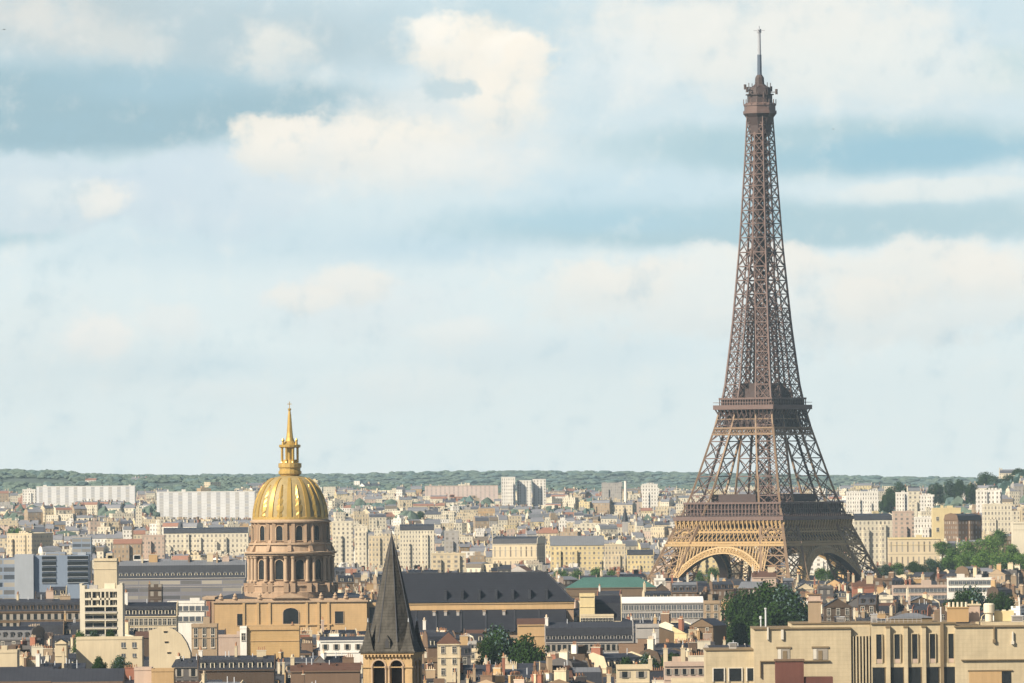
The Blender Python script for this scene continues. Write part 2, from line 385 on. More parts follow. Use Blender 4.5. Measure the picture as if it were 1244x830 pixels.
# air
hz = MB(); hz.box(-4200, 4200, -1600, 19600, -1.0, 336.0)
mh = bpy.data.materials.new('haze'); mh.use_nodes = True; mh.node_tree.nodes.clear()
t = NT(mh.node_tree); pvn = t.n('ShaderNodeVolumePrincipled'); on = t.n('ShaderNodeOutputMaterial')
pvn.inputs['Color'].default_value = (.62, .84, 1.0, 1); pvn.inputs['Density'].default_value = 2.6e-5; pvn.inputs['Anisotropy'].default_value = 0.0
mh.node_tree.links.new(pvn.outputs[0], on.inputs['Volume']); M['haze'] = mh
haze = kind(hz.build('haze', ['haze']), 'stuff')

# ------------------------------------------------------------------ the iron lattice tower
TD = 4100.0
def iron_tower():
    rz = -R(35)
    base = P(929, 760, TD)
    root = thing('lattice_tower', 'tall brown iron lattice tower on four arched legs, with three platforms and a mast', 'tower', (base.x, TD, 0.0), rz)
    HW = [(0, 62), (28, 44.5), (57, 33.2), (72.8, 27.6), (108, 18.6), (126, 14.9), (162, 11.5), (206, 8.4), (251, 6.1), (277, 5.0)]
    LW = [(0, 24), (28, 17.5), (57, 14), (115, 10.4), (150, 8.2), (185, 7.6), (206, 8.2)]
    h = lambda z: lerp_table(HW, z)
    def inn(z): return h(z) - min(lerp_table(LW, z), h(z) - 0.25) if z < 206 else 0.25
    def legpts(sx, sy, z):
        o, i = h(z), inn(z)
        return [Vector((sx * o, sy * o, z)), Vector((sx * i, sy * o, z)), Vector((sx * i, sy * i, z)), Vector((sx * o, sy * i, z))]
    def panel(mb, a0, b0, a1, b1, wb, fine, mi=0):
        mb.beam(a0, b1, wb, mi); mb.beam(b0, a1, wb, mi); mb.beam(a1, b1, wb * 1.3, mi)
        if fine:
            am, bm, lm, tm = (a0 + a1) / 2, (b0 + b1) / 2, (a0 + b0) / 2, (a1 + b1) / 2
            for p, q in ((am, lm), (lm, bm), (bm, tm), (tm, am), (am, bm)): mb.beam(p, q, wb * 0.6, mi)
    def zlist(z0, z1, k):
        out, z = [z0], z0
        while z < z1 - 1e-3:
            z = z + max(2.6, (h(z) - inn(z)) * k)
            out.append(z)
        sc = (z1 - z0) / (out[-1] - z0)
        return [z0 + (q - z0) * sc for q in out]
    for sx in (-1, 1):
        for sy in (-1, 1):
            mb = MB()
            for z0, z1, k in ((0, 57.5, .72), (60, 117, .86)):
                zl = zlist(z0, z1, k)
                for a, b in zip(zl, zl[1:]):
                    A, B = legpts(sx, sy, a), legpts(sx, sy, b)
                    cw = 1.3 if a < 57 else .95
                    for k2 in range(4):
                        mb.beam(A[k2], B[k2], cw, 2)
                        panel(mb, A[k2], A[(k2 + 1) % 4], B[k2], B[(k2 + 1) % 4], .55 if a < 57 else .42, a < 57 or (sx > 0 and sy < 0), 2 if a < 50 else 0)  # lower panels take the iron with sunlight in its colour
                    # lift rails through the middle of the leg
                    ca, cb = (A[0] + A[2]) / 2, (B[0] + B[2]) / 2
                    for dx in (-1.4, 1.4): mb.beam(ca + Vector((dx, dx, 0)), cb + Vector((dx, dx, 0)), .9, 1)
            # masonry foot
            o, i = 64, 36
            mb.build('leg', ['iron', 'iron dark', 'iron part lit'], root)
    # shaft above the second platform
    mb = MB()
    zl = zlist(121, 276, 1.0)
    for sx in (-1, 1):
        for sy in (-1, 1):
            for a, b in zip(zl, zl[1:]):
                A, B = legpts(sx, sy, a), legpts(sx, sy, b)
                cw = 1.0 - .45 * (a - 121) / 155
                for k2 in range(4):
                    mb.beam(A[k2], B[k2], cw if k2 == 0 else cw * .75)
                    panel(mb, A[k2], A[(k2 + 1) % 4], B[k2], B[(k2 + 1) % 4], .42 if a < 200 else .34, a < 165)
    mb.build('shaft', ['iron'], root)
    mb = MB()
    for a in range(121, 274, 4):
        r0, r1 = max(1.5, inn(a) * .45 + 1.2), max(1.5, inn(a + 4) * .45 + 1.2)
        for sx, sy, tx, ty in ((-1, -1, 1, -1), (1, -1, 1, 1), (1, 1, -1, 1), (-1, 1, -1, -1)):
            mb.beam((sx * r0, sy * r0, a), (sx * r1, sy * r1, a + 4), .55)
            mb.beam((sx * r0, sy * r0, a), (tx * r1, ty * r1, a + 4), .45)
            mb.beam((tx * r0, ty * r0, a), (sx * r1, sy * r1, a + 4), .45)
        if a % 12 == 1: mb.box(-r0, r0, -r0, r0, a + 1.6, a + 2.6)
    mb.box(-5.8, 5.8, -5.8, 5.8, 200, 201.2); mb.box(-4, 4, -4, 4, 201.2, 205)
    mb.build('lift_shaft', ['iron dark'], root)
    # helper: a lattice band on all four sides at half-width a (z0) .. b (z1)
    def rot4(k, p):
        x, y, z = p
        for _ in range(k): x, y = -y, x
        return Vector((x, y, z))
    def ring(mb, a, a2, z0, z1, mi=0):        # square ring slab, outer a, inner a2
        mb.box(-a, a, -a, -a2, z0, z1, mi); mb.box(-a, a, a2, a, z0, z1, mi)
        mb.box(-a, -a2, -a2, a2, z0, z1, mi); mb.box(a2, a, -a2, a2, z0, z1, mi)
    def lattice(mb, k, a0, a1, z0, z1, n, wd, mi=0, inset=0.0):
        for j in range(n):
            s0, s1 = -1 + 2 * j / n, -1 + 2 * (j + 1) / n
            p = [rot4(k, (s0 * a0, -a0 + inset, z0)), rot4(k, (s1 * a0, -a0 + inset, z0)), rot4(k, (s1 * a1, -a1 + inset, z1)), rot4(k, (s0 * a1, -a1 + inset, z1))]
            mb.beam(p[0], p[2], wd, mi); mb.beam(p[1], p[3], wd, mi)
    # the four decorative arches
    for k in range(4):
        mb = MB(); n = 44
        def ap(a, ra, rb, inset): 
            s, z = ra * math.cos(a), 2 + rb * math.sin(a)
            return rot4(k, (s, -h(z) - .4 + inset, z))
        for j in range(n):
            a, b = math.pi * (0.06 + .88 * j / n), math.pi * (0.06 + .88 * (j + 1) / n)
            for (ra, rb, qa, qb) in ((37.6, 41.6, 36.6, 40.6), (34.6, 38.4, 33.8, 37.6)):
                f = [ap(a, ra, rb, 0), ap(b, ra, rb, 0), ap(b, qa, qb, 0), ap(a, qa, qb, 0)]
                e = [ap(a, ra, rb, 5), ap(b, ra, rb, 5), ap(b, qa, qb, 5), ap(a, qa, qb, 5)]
                mb.face([f[3], f[2], f[1], f[0]]); mb.face(e); mb.face([f[0], f[1], e[1], e[0]]); mb.face([f[2], f[3], e[3], e[2]], 1)  # underside in darker iron, its shade put into the colour
            mb.beam(ap(a, 36.8, 40.8, .1), ap(b, 34.4, 38.2, .1), .55); mb.beam(ap(b, 36.8, 40.8, .1), ap(a, 34.4, 38.2, .1), .55)
            mb.beam(ap(a, 36.8, 40.8, .1), ap(a, 34.4, 38.2, .1), .7)
            # spandrel grille up to the band
            q = ap((a + b) / 2, 37.6, 41.6, .3)
            if q.z < 43.4 and q.z > 22:
                z = q.z; s = 37.6 * math.cos((a + b) / 2)
                if abs(s) < inn(z) + 2:
                    tp = rot4(k, (s, -h(45) - .1, 45)); mb.beam(q, tp, .45)
                    mb.beam(q, rot4(k, (s * .93, -h(45) - .1, 45)), .3)
        # ledge over the spandrel, and its cross ties
        for z in (44.2,):
            mb.beam(rot4(k, (-h(z), -h(z) - .2, z)), rot4(k, (h(z), -h(z) - .2, z)), 1.3)
        mb.build('arch', ['iron sunlit', 'iron dark'], root)
    # first platform
    mb = MB()
    ring(mb, 35.4, 12, 57.4, 59.4, 0)
    ring(mb, 34.4, 12, 59.4, 60.2, 1)
    ring(mb, 31.4, 12, 66.2, 67.2, 0)
    ring(mb, 30.0, 28.5, 60.2, 66.2, 1)
    for k in range(4):
        for j in range(29):
            s = -31 + 62 * j / 28
            mb.beam(rot4(k, (s, -31, 60)), rot4(k, (s, -31, 66.3)), .5, 0)
        for j in range(36):
            s = -35 + 70 * j / 35
            mb.beam(rot4(k, (s, -35.2, 59.4)), rot4(k, (s, -35.2, 61.2)), .16, 0)
        mb.beam(rot4(k, (-35.2, -35.2, 61.2)), rot4(k, (35.2, -35.2, 61.2)), .25, 0)
        mb.beam(rot4(k, (-31.3, -31.3, 63.4)), rot4(k, (31.3, -31.3, 63.4)), .3, 0)
    mb.build('first_platform', ['iron', 'iron dark'], root)
    mb = MB()
    for k in range(4):
        lattice(mb, k, h(46) + .2, 34.4, 46.2, 51.2, 26, .42); lattice(mb, k, 34.4, 34.0, 51.2, 57.2, 26, .5)
        for z, wd in ((45.6, 1.1), (51.2, .9), (56.8, .8)):
            a = lerp_table([(45, h(45.6) + .2), (51.2, 34.5), (57, 34.1)], z)
            mb.beam(rot4(k, (-a, -a, z)), rot4(k, (a, -a, z)), wd)
        for j in range(26):
            s = -33.5 + 67 * j / 25
            mb.beam(rot4(k, (s, -34.2, 52.4)), rot4(k, (s, -35.2, 57.4)), .75)
        for zz in (46.5,):   # dark sheet behind the trellis, standing in for the shade inside
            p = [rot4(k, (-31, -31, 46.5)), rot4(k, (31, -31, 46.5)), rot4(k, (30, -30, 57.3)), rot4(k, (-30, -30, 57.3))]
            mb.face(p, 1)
    mb.build('trellis_band', ['iron sunlit', 'iron dark'], root)
    mb = MB()
    for k in range(4):
        q = [rot4(k, (-12, -26, 0)), rot4(k, (12, -15, 0))]
        x0, x1 = sorted((q[0].x, q[1].x)); y0, y1 = sorted((q[0].y, q[1].y))
        mb.box(x0, x1, y0, y1, 67.3, 71.5)
    mb.build('pavilion', ['iron dark'], root)
    # second platform
    mb = MB()
    ring(mb, 19.4, 4, 117.2, 119.6, 0); ring(mb, 17.2, 4, 122.6, 123.6, 0); ring(mb, 16.0, 12.0, 119.6, 122.6, 1)
    for k in range(4):
        for j in range(21):
            s = -16.8 + 33.6 * j / 20
            mb.beam(rot4(k, (s, -16.8, 119.6)), rot4(k, (s, -16.8, 122.8)), .4)
        mb.beam(rot4(k, (-19.3, -19.3, 121)), rot4(k, (19.3, -19.3, 121)), .25)
        for j in range(14):
            s = -18 + 36 * j / 13
            mb.beam(rot4(k, (s * .93, -17.2, 113.6)), rot4(k, (s, -19, 117.3)), .5)
    mb.build('second_platform', ['iron', 'iron dark'], root)
    mb = MB()
    for k in range(4):
        lattice(mb, k, h(107.5) + .2, h(117) + .2, 107.5, 117, 9, .55, 1); lattice(mb, k, h(104), h(107), 104.2, 107, 22, .3)
        for z, wd in ((103.8, .9), (107.2, .9), (112, .5)):
            mb.beam(rot4(k, (-h(z), -h(z) - .2, z)), rot4(k, (h(z), -h(z) - .2, z)), wd)
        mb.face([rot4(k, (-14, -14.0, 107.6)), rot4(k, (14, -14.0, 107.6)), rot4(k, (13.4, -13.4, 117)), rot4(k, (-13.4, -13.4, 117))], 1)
    mb.build('upper_band', ['iron part lit', 'iron dark'], root)
    mb = MB(); mb.box(-11.5, 11.5, -11.5, 11.5, 123.7, 128.5); mb.box(-8.8, 8.8, -8.8, 8.8, 128.5, 131.5)
    mb.build('lift_hall', ['iron dark'], root)
    # top platform and mast
    mb = MB()
    c = [(5.2, 266.5), (5.4, 271), (6.6, 275.5), (8.0, 277.5)]
    mb.lathe([(r * 1.16, z) for r, z in c], 8, 1, a0=math.pi / 8)
    mb.lathe([(9.2, 277.5), (9.2, 279.0), (8.6, 279.1), (8.6, 281.6), (9.0, 281.7), (9.0, 282.6), (7.6, 283.4)], 8, 0, a0=math.pi / 8)
    mb.lathe([(6.9, 283.2), (6.9, 287.4), (7.8, 287.5), (7.8, 288.1), (6.2, 288.2), (5.6, 291.6), (4.0, 292.4), (2.6, 293.6), (2.4, 297), (1.4, 298.6)], 8, 1, a0=math.pi / 8)
    for k in range(16):
        a = 2 * math.pi * k / 16
        mb.beam((8.9 * math.cos(a), 8.9 * math.sin(a), 282.4), (8.9 * math.cos(a), 8.9 * math.sin(a), 285.2), .3)
    for k, (ln, z) in enumerate(((9.4, 289), (8.6, 291), (9.2, 288.4), (8.2, 292), (9.6, 290), (8.8, 287))):
        a = k * 1.05 + .3
        mb.box(ln * math.cos(a) - .5, ln * math.cos(a) + .5, ln * math.sin(a) - .5, ln * math.sin(a) + .5, z - 1.2, z + 1.6, 1)
        mb.beam((5 * math.cos(a), 5 * math.sin(a), z), (ln * math.cos(a), ln * math.sin(a), z), .4, 1)
        mb.beam((6 * math.cos(a + .5), 6 * math.sin(a + .5), 287), (6 * math.cos(a + .5), 6 * math.sin(a + .5), 294.2), .3, 1)
    mb.build('top_platform', ['iron', 'iron dark'], root)
    mb = MB()
    mb.lathe([(1.3, 297.5), (1.15, 309.5)], 8, 0); mb.lathe([(.95, 309.5), (.8, 321.6)], 8, 1)
    mb.lathe([(1.2, 321.4), (1.2, 323.4)], 8, 1)
    for a in (0.4, 1.97): mb.beam((3.1 * math.cos(a), 3.1 * math.sin(a), 322.6), (-3.1 * math.cos(a), -3.1 * math.sin(a), 322.6), .45, 1)
    mb.beam((0, 0, 323), (0, 0, 325), .4, 1)
    mb.build('mast', ['mast blue', 'mast grey'], root)
    mb = MB()
    for sx in (-1, 1):
        for sy in (-1, 1): mb.box(sx * 50 - 15, sx * 50 + 15, sy * 50 - 15, sy * 50 + 15, 0.0, 1.2)
    mb.build('footing', ['wall grey'], root)
iron_tower()

# ------------------------------------------------------------------ arched opening helper
def arch_pts(x0, x1, z0, z1, n=8):
    r = (x1 - x0) / 2; cx = (x0 + x1) / 2; zc = z1 - r
    return [(x0, z0), (x1, z0)] + [(cx + r * math.cos(math.pi * k / n), zc + r * math.sin(math.pi * k / n)) for k in range(n + 1)]

# ------------------------------------------------------------------ domed church
CD = 2810.0
def domed_church():
    cx = Xp(353, CD, 660); S = CD / F
    Z = lambda py: Zp(py, CD, 353)
    X = lambda px: (px - 353) * S
    root = thing('domed_church', 'ochre stone church with tall columned drum and gilded dome topped by a golden spire', 'church', (cx, CD, 0))
    # main body, front at y = -16 from the drum axis
    yb = -17.0
    mb = MB()
    mb.box(X(262), X(446), yb, 34, 0, Z(731), 0)
    mb.box(X(262) - .5, X(446) + .5, yb - .6, 34.5, Z(731), Z(729.0), 1)
    mb.box(X(263), X(445), yb + .3, 34, Z(729.0), Z(726.5), 1)
    mb.box(X(446), X(462), yb + 3, 34, 0, Z(733), 0)
    for a in (296, 313, 327, 372, 386, 398): mb.box(X(a), X(a + 3), yb - .45, yb, 0, Z(731), 0)
    mb.box(X(300), X(404), yb - .5, yb + .1, Z(759), Z(757.5), 0)
    mb.build('wall', ['church ochre', 'church stone pale'], root)
    mb = MB(); mb.box(X(249), X(261.5), yb + .5, 20, 0, Z(727), 0); mb.box(X(247.5), X(262.5), yb, 20.5, Z(727), Z(724), 1)
    mb.box(X(253), X(257), yb + .1, yb + .5, 0, Z(729), 2)
    mb.build('corner_block', ['church stone', 'church stone pale', 'wall brick red'], root)
    mb = MB(); mb.prism([(X(331), Z(726.4)), (X(376), Z(726.4)), (X(353.5), Z(719))], 'y', yb - .8, yb + 1.5, 0)
    mb.prism([(X(335), Z(725.6)), (X(372), Z(725.6)), (X(353.5), Z(720.2))], 'y', yb - .95, yb - .8, 1)
    mb.build('pediment', ['church stone', 'church stone pale'], root)
    mb = MB(); mb.face([(X(263), yb + 1, Z(726)), (X(445), yb + 1, Z(726)), (X(425), 6, Z(721)), (X(283), 6, Z(721))], 0)
    mb.face([(X(445), yb + 1, Z(726)), (X(445), 34, Z(726)), (X(425), 10, Z(721)), (X(425), 6, Z(721))], 0)
    mb.face([(X(263), 34, Z(726)), (X(263), yb + 1, Z(726)), (X(283), 6, Z(721)), (X(283), 10, Z(721))], 0)
    mb.build('roof', ['zinc'], root)
    # statues on the parapet
    for px in (270, 287, 317, 391, 408, 421, 440):
        mb = MB(); mb.lathe([(.9, Z(726.6)), (.9, Z(724.5)), (.5, Z(724.2)), (.75, Z(722.4)), (.35, Z(721)), (.32, Z(720.2)), (.1, Z(719.6))], 8, 0, X(px), yb + .6)
        mb.build('finial', ['church stone pale'], root)
    def win(name, pts, y, mat_, parent, frame=.35):
        cxm = sum(p[0] for p in pts) / len(pts); czm = sum(p[1] for p in pts) / len(pts)
        o = [((p[0] - cxm) * (1 + frame * .3) + cxm, (p[1] - czm) * (1 + frame * .2) + czm) for p in pts]
        b = MB(); n = len(pts)
        for k in range(n):
            k2 = (k + 1) % n
            b.face([(o[k][0], y - .25, o[k][1]), (o[k2][0], y - .25, o[k2][1]), (pts[k2][0], y - .25, pts[k2][1]), (pts[k][0], y - .25, pts[k][1])], 1)
            b.face([(pts[k][0], y - .25, pts[k][1]), (pts[k2][0], y - .25, pts[k2][1]), (pts[k2][0], y - .03, pts[k2][1]), (pts[k][0], y - .03, pts[k][1])], 1)
            b.face([(o[k2][0], y - .25, o[k2][1]), (o[k][0], y - .25, o[k][1]), (o[k][0], y, o[k][1]), (o[k2][0], y, o[k2][1])], 1)
        b.face([(p[0], y - .03, p[1]) for p in pts], 0)
        return b.build(name, [mat_, 'church stone pale'], parent)
    win('window', [(X(289.5), Z(758.5)), (X(299), Z(758.5)), (X(299), Z(744.5)), (X(289.5), Z(744.5))], yb, 'glass', root)
    win('window', [(X(407.5), Z(757)), (X(417.5), Z(757)), (X(417.5), Z(742.5)), (X(407.5), Z(742.5))], yb, 'glass', root)
    win('arched_window', [(X(345), Z(757)), (X(363.5), Z(757)), (X(363.5), Z(743.5)), (X(362.4), Z(740.8)), (X(359), Z(738.6)), (X(354.2), Z(737.8)), (X(349.5), Z(738.6)), (X(346), Z(740.8)), (X(345), Z(743.5))], yb, 'glass', root)
    win('window', [(X(449), Z(757)), (X(456.5), Z(757)), (X(456.5), Z(738)), (X(449), Z(738))], yb + 3, 'glass', root)
    # plinth, drums
    mb = MB(); mb.lathe([(17.2, Z(726)), (17.2, Z(719)), (16.6, Z(718)), (16.6, Z(712)), (17.0, Z(711.6)), (17.0, Z(710.2)), (15.6, Z(709.6)), (15.6, Z(706))], 48, 0)
    for k in range(12):
        a = math.pi / 6 * k
        c, s = math.cos(a), math.sin(a)
        for da in (-.075, .075): mb.beam((16.6 * math.cos(a + da), 16.6 * math.sin(a + da), Z(719)), (16.6 * math.cos(a + da), 16.6 * math.sin(a + da), Z(708)), 1.8)
    mb.build('plinth', ['church stone'], root)
    mb = MB(); mb.lathe([(14.4, Z(708)), (14.4, Z(674))], 48, 0)
    low = mb.build('lower_drum', ['church stone'], root, smooth=False)
    mb = MB(); mb.lathe([(15.2, Z(675.5)), (16.4, Z(674.6)), (16.4, Z(673)), (17.2, Z(672)), (17.2, Z(670.4)), (15.2, Z(669.6)), (15.0, Z(662)), (15.6, Z(661.6)), (15.6, Z(659.6)), (13.6, Z(659))], 48, 0)
    mb.build('cornice', ['church stone pale'], root)
    for k in range(12):       # paired columns between the windows
        a = math.pi / 6 * k - math.pi / 2
        for da in (-.085, .085):
            x, y = 15.5 * math.cos(a + da), 15.5 * math.sin(a + da)
            b = MB(); b.lathe([(.95, Z(706)), (.95, Z(704.6)), (.72, Z(704.2)), (.64, Z(678.6)), (.95, Z(677)), (1.0, Z(675.5))], 10, 0, x, y)
            b.build('column', ['church stone pale'], root, smooth=False)
    def drum_windows(r, z0, z1, wd, parent):
        for k in range(12):
            a = math.pi / 6 * k - math.pi / 2 + math.pi / 12
            b = MB(); pts = arch_pts(-wd, wd, z0, z1)
            n = len(pts)
            b.face([(p[0], -r - .12, p[1]) for p in pts], 0)
            for q in range(n):
                p1, p2 = pts[q], pts[(q + 1) % n]
                e1, e2 = [(p[0] * 1.28, (p[1] - z0) * 1.05 + z0 - .2) for p in (p1, p2)]
                b.face([(e1[0], -r - .5, e1[1]), (e2[0], -r - .5, e2[1]), (p2[0], -r - .5, p2[1]), (p1[0], -r - .5, p1[1])], 1)
                b.face([(p1[0], -r - .5, p1[1]), (p2[0], -r - .5, p2[1]), (p2[0], -r - .12, p2[1]), (p1[0], -r - .12, p1[1])], 1)
                b.face([(e2[0], -r - .5, e2[1]), (e1[0], -r - .5, e1[1]), (e1[0], -r + .6, e1[1]), (e2[0], -r + .6, e2[1])], 1)
            o = b.build('drum_window', ['glass', 'church stone pale'], parent); o.rotation_euler = (0, 0, a + math.pi / 2)
    drum_windows(14.35, Z(703.5), Z(679.5), 1.55, low)
    mb = MB(); mb.lathe([(13.9, Z(659.2)), (13.9, Z(633))], 48, 0)
    for k in range(12):
        a = math.pi / 6 * k - math.pi / 2
        c, s = math.cos(a), math.sin(a)
        for da in (-.1, .1): mb.beam((14.1 * math.cos(a + da), 14.1 * math.sin(a + da), Z(659)), (13.9 * math.cos(a + da), 13.9 * math.sin(a + da), Z(635)), 1.3)
    up = mb.build('upper_drum', ['church stone'], root)
    drum_windows(13.85, Z(656.5), Z(638.5), 1.25, up)
    mb = MB(); mb.lathe([(13.9, Z(636)), (15.0, Z(634.6)), (15.0, Z(632.6)), (14.2, Z(631.8)), (13.9, Z(629.6))], 48, 0); mb.build('cornice', ['church stone pale'], root)
    # scrolled buttress blocks at the foot of the upper drum
    for k in range(12):
        a = math.pi / 6 * k - math.pi / 2
        b = MB(); b.prism([(-16.6, Z(669.6)), (-14.0, Z(669.6)), (-14.0, Z(655.5)), (-14.6, Z(656.5)), (-15.2, Z(661))], 'x', -.7, .7, 0)
        o = b.build('buttress', ['church stone'], root); o.rotation_euler = (0, 0, a + math.pi / 2)
    # dome
    z0, z1, r0 = Z(631.5), Z(578), 13.75
    def prof(t): return r0 * (1 - t ** 2.15) ** .56 * (1 - .0 * t) + 3.2 * t ** 3 if t < 1 else 3.2
    def dp(t): return max(3.3, prof(t)), z0 + (z1 - z0) * t
    mb = MB(); mb.lathe([dp(k / 20) for k in range(21)], 96, 0)
    dome = mb.build('dome', ['lead'], root, smooth=True)
    for k in range(12):
        a = math.pi / 6 * k - math.pi / 2
        b = MB()
        for j in range(19):
            r1, q1 = dp(j / 20); r2, q2 = dp((j + 1) / 20)
            w1, w2 = .115 * r1 * .55, .115 * r2 * .55
            o1 = .35
            b.face([(-w1, -r1 - o1, q1), (w1, -r1 - o1, q1), (w2, -r2 - o1, q2 + .08), (-w2, -r2 - o1, q2 + .08)])
            b.face([(w1, -r1 - o1, q1), (w1, -r1 + .3, q1), (w2, -r2 + .3, q2), (w2, -r2 - o1, q2 + .08)])
            b.face([(-w1, -r1 + .3, q1), (-w1, -r1 - o1, q1), (-w2, -r2 - o1, q2 + .08), (-w2, -r2 + .3, q2)])
        o = b.build('rib', ['gold'], dome); o.rotation_euler = (0, 0, a + math.pi / 2)
        b = MB()
        def tro(t, wd):       # gilded trophies between the ribs
            r1, q1 = dp(t); return r1, q1, wd
        ts = [(.04, .9), (.10, 1.5), (.16, 1.0), (.22, 1.7), (.30, 1.9), (.36, 1.2), (.44, 1.5), (.50, .8), (.56, 1.1), (.64, .9), (.72, .7), (.80, .3)]
        ts = [(a, c * .72) for a, c in ts]
        for (t1, w1), (t2, w2) in zip(ts, ts[1:]):
            r1, q1 = dp(t1); r2, q2 = dp(t2)
            b.face([(-w1, -r1 - .06, q1), (0, -r1 - .5, q1), (0, -r2 - .5, q2), (-w2, -r2 - .06, q2)]); b.face([(0, -r1 - .5, q1), (w1, -r1 - .06, q1), (w2, -r2 - .06, q2), (0, -r2 - .5, q2)])
        o = b.build('trophy', ['gold'], dome); o.rotation_euler = (0, 0, a + math.pi / 2 + math.pi / 12)
    for k in range(12):       # small round windows at the base of the dome
        a = math.pi / 6 * k - math.pi / 2 + math.pi / 12
        b = MB(); r1, q1 = dp(.33); b.lathe([(.55, 0), (.55, .5)], 10, 0)
        o = b.build('lucarne', ['glass'], dome); o.location = (r1 * math.cos(a) * .985, r1 * math.sin(a) * .985, q1); o.rotation_euler = (0, R(80), a)
    mb = MB(); mb.lathe([(13.9, Z(631.8)), (14.15, Z(631)), (14.15, Z(628.4)), (13.75, Z(627.8))], 48, 0); mb.build('dome_ring', ['gold dull'], root)
    # lantern
    mb = MB(); mb.lathe([(3.3, Z(579)), (3.7, Z(577)), (4.3, Z(575.5)), (4.3, Z(572.6)), (3.9, Z(572)), (3.9, Z(568.6)), (4.3, Z(568)), (4.3, Z(563)), (3.0, Z(562.4)), (2.9, Z(558.5))], 16, 0)
    lan = mb.build('lantern', ['gold dull'], root)
    for k in range(8):
        a = math.pi / 4 * k + math.pi / 8
        b = MB(); b.lathe([(.55, Z(562)), (.42, Z(561)), (.42, Z(545)), (.6, Z(543.5))], 8, 0, 3.1 * math.cos(a), 3.1 * math.sin(a)); b.build('lantern_column', ['gold'], lan)
    mb = MB(); mb.lathe([(1.3, Z(559)), (1.3, Z(543))], 10, 0); mb.lathe([(3.7, Z(544)), (4.0, Z(543)), (4.0, Z(540.5)), (3.0, Z(540)), (2.4, Z(538.5)), (1.7, Z(536)), (1.35, Z(532))], 16, 0)
    for k in range(4):
        a = math.pi / 2 * k + math.pi / 4
        mb.lathe([(.5, Z(541)), (.35, Z(536.5)), (.5, Z(535)), (.12, Z(532.4))], 8, 0, 3.5 * math.cos(a), 3.5 * math.sin(a))
    mb.build('lantern_roof', ['gold'], lan)
    mb = MB(); mb.lathe([(1.35, Z(532.6)), (1.1, Z(526)), (.62, Z(505)), (.40, Z(499)), (.62, Z(498)), (.62, Z(496.6)), (.2, Z(496))], 8, 0)
    sp_ = mb.build('spire', ['gold'], root)
    mb = MB(); mb.beam((0, 0, Z(496.4)), (0, 0, Z(488)), .26); mb.beam((-.8, 0, Z(491)), (.8, 0, Z(491)), .26); mb.build('cross', ['gold'], sp_)
domed_church()

# ------------------------------------------------------------------ generic buildings
KEEP = []       # (px0, px1, lowest picture row still seen, distance): nothing nearer may rise above that row there
SK = [2000.0] * 2200          # skyline so far, near to far, px -400 .. 1800
def sk_range(a, b): return range(max(0, int(a) + 400), min(2199, int(b) + 401))
SPECS, GENERIC = [], []

WIN_CACHE = {}
def window_mesh(kindname):
    if kindname in WIN_CACHE: return WIN_CACHE[kindname]
    b = MB()
    if kindname == 'tall':         # unit: 1 wide, 1 high, front at y=-1 (scaled)
        b.box(-.5, .5, -.06, .0, 0, 1, 0); b.box(-.62, -.5, -.16, .0, -.04, 1.06, 1); b.box(.5, .62, -.16, .0, -.04, 1.06, 1)
        b.box(-.5, .5, -.16, .0, 1.0, 1.06, 1); b.box(-.66, .66, -.26, .0, -.09, -.04, 1); b.box(-.04, .04, -.1, -.06, 0, 1, 1); b.box(-.5, -.04, -.1, -.06, .62, .66, 1); b.box(.04, .5, -.1, -.06, .62, .66, 1)
        mats = ['glass', 'frame']
    elif kindname == 'shut':
        b.box(-.5, .5, -.06, .0, 0, 1, 0); b.box(-1.0, -.5, -.1, .0, 0, 1, 1); b.box(.5, 1.0, -.1, .0, 0, 1, 1); b.box(-.6, .6, -.22, .0, -.06, 0, 1)
        mats = ['glass', 'shutter']
    else:
        b.box(-.5, .5, -.08, .0, 0, 1, 0); b.box(-.54, .54, -.3, .0, -.07, -.0, 1); b.box(-.03, .03, -.12, -.08, 0, 1, 1)
        mats = ['glass lit', 'frame']
    WIN_CACHE[kindname] = b.mesh('window', mats); return WIN_CACHE[kindname]
def dormer_mesh(wallm, roofm):
    key = 'd' + wallm + roofm
    if key in WIN_CACHE: return WIN_CACHE[key]
    b = MB()
    b.box(-.65, -.42, 0, 1.7, 0, 1.7, 0); b.box(.42, .65, 0, 1.7, 0, 1.7, 0); b.box(-.42, .42, .0, 1.7, 0, .12, 0); b.box(-.42, .42, 0, 1.7, 1.5, 1.7, 0)
    b.box(-.42, .42, .08, .16, .12, 1.5, 1)
    b.prism([(-.8, 1.7), (.8, 1.7), (.55, 1.98), (0, 2.15), (-.55, 1.98)], 'y', -.15, 2.2, 2)
    WIN_CACHE[key] = b.mesh('dormer', [wallm, 'glass', roofm]); return WIN_CACHE[key]
def unit_mesh(nm, m):
    key = nm + m
    if key not in WIN_CACHE:
        b = MB()
        if nm == 'vent': b.lathe([(.13, 0), (.13, 1)], 6, 0)
        else: b.box(-.5, .5, -.5, .6, 0, 1.15, 0, top=1)
        WIN_CACHE[key] = b.mesh(nm, [m, 'glass lit'])
    return WIN_CACHE[key]
CHIM = {}
def chimney_mesh(wallm, n, hgt, potm):
    key = (wallm, n, round(hgt, 1), potm)
    if key in CHIM: return CHIM[key]
    b = MB(); L = .55 * n + .4
    b.box(-.35, .35, 0, L, 0, hgt, 0); b.box(-.45, .45, -.1, L + .1, hgt, hgt + .18, 1)
    for k in range(n):
        hh = random.uniform(.5, 1.1)
        b.lathe([(.15, hgt + .18), (.13, hgt + .18 + hh), ], 6, 2, random.uniform(-.1, .1), .45 + .55 * k)
    CHIM[key] = b.mesh('chimney', [wallm, 'wall pale cream' if random.random() < .4 else wallm, potm]); return CHIM[key]

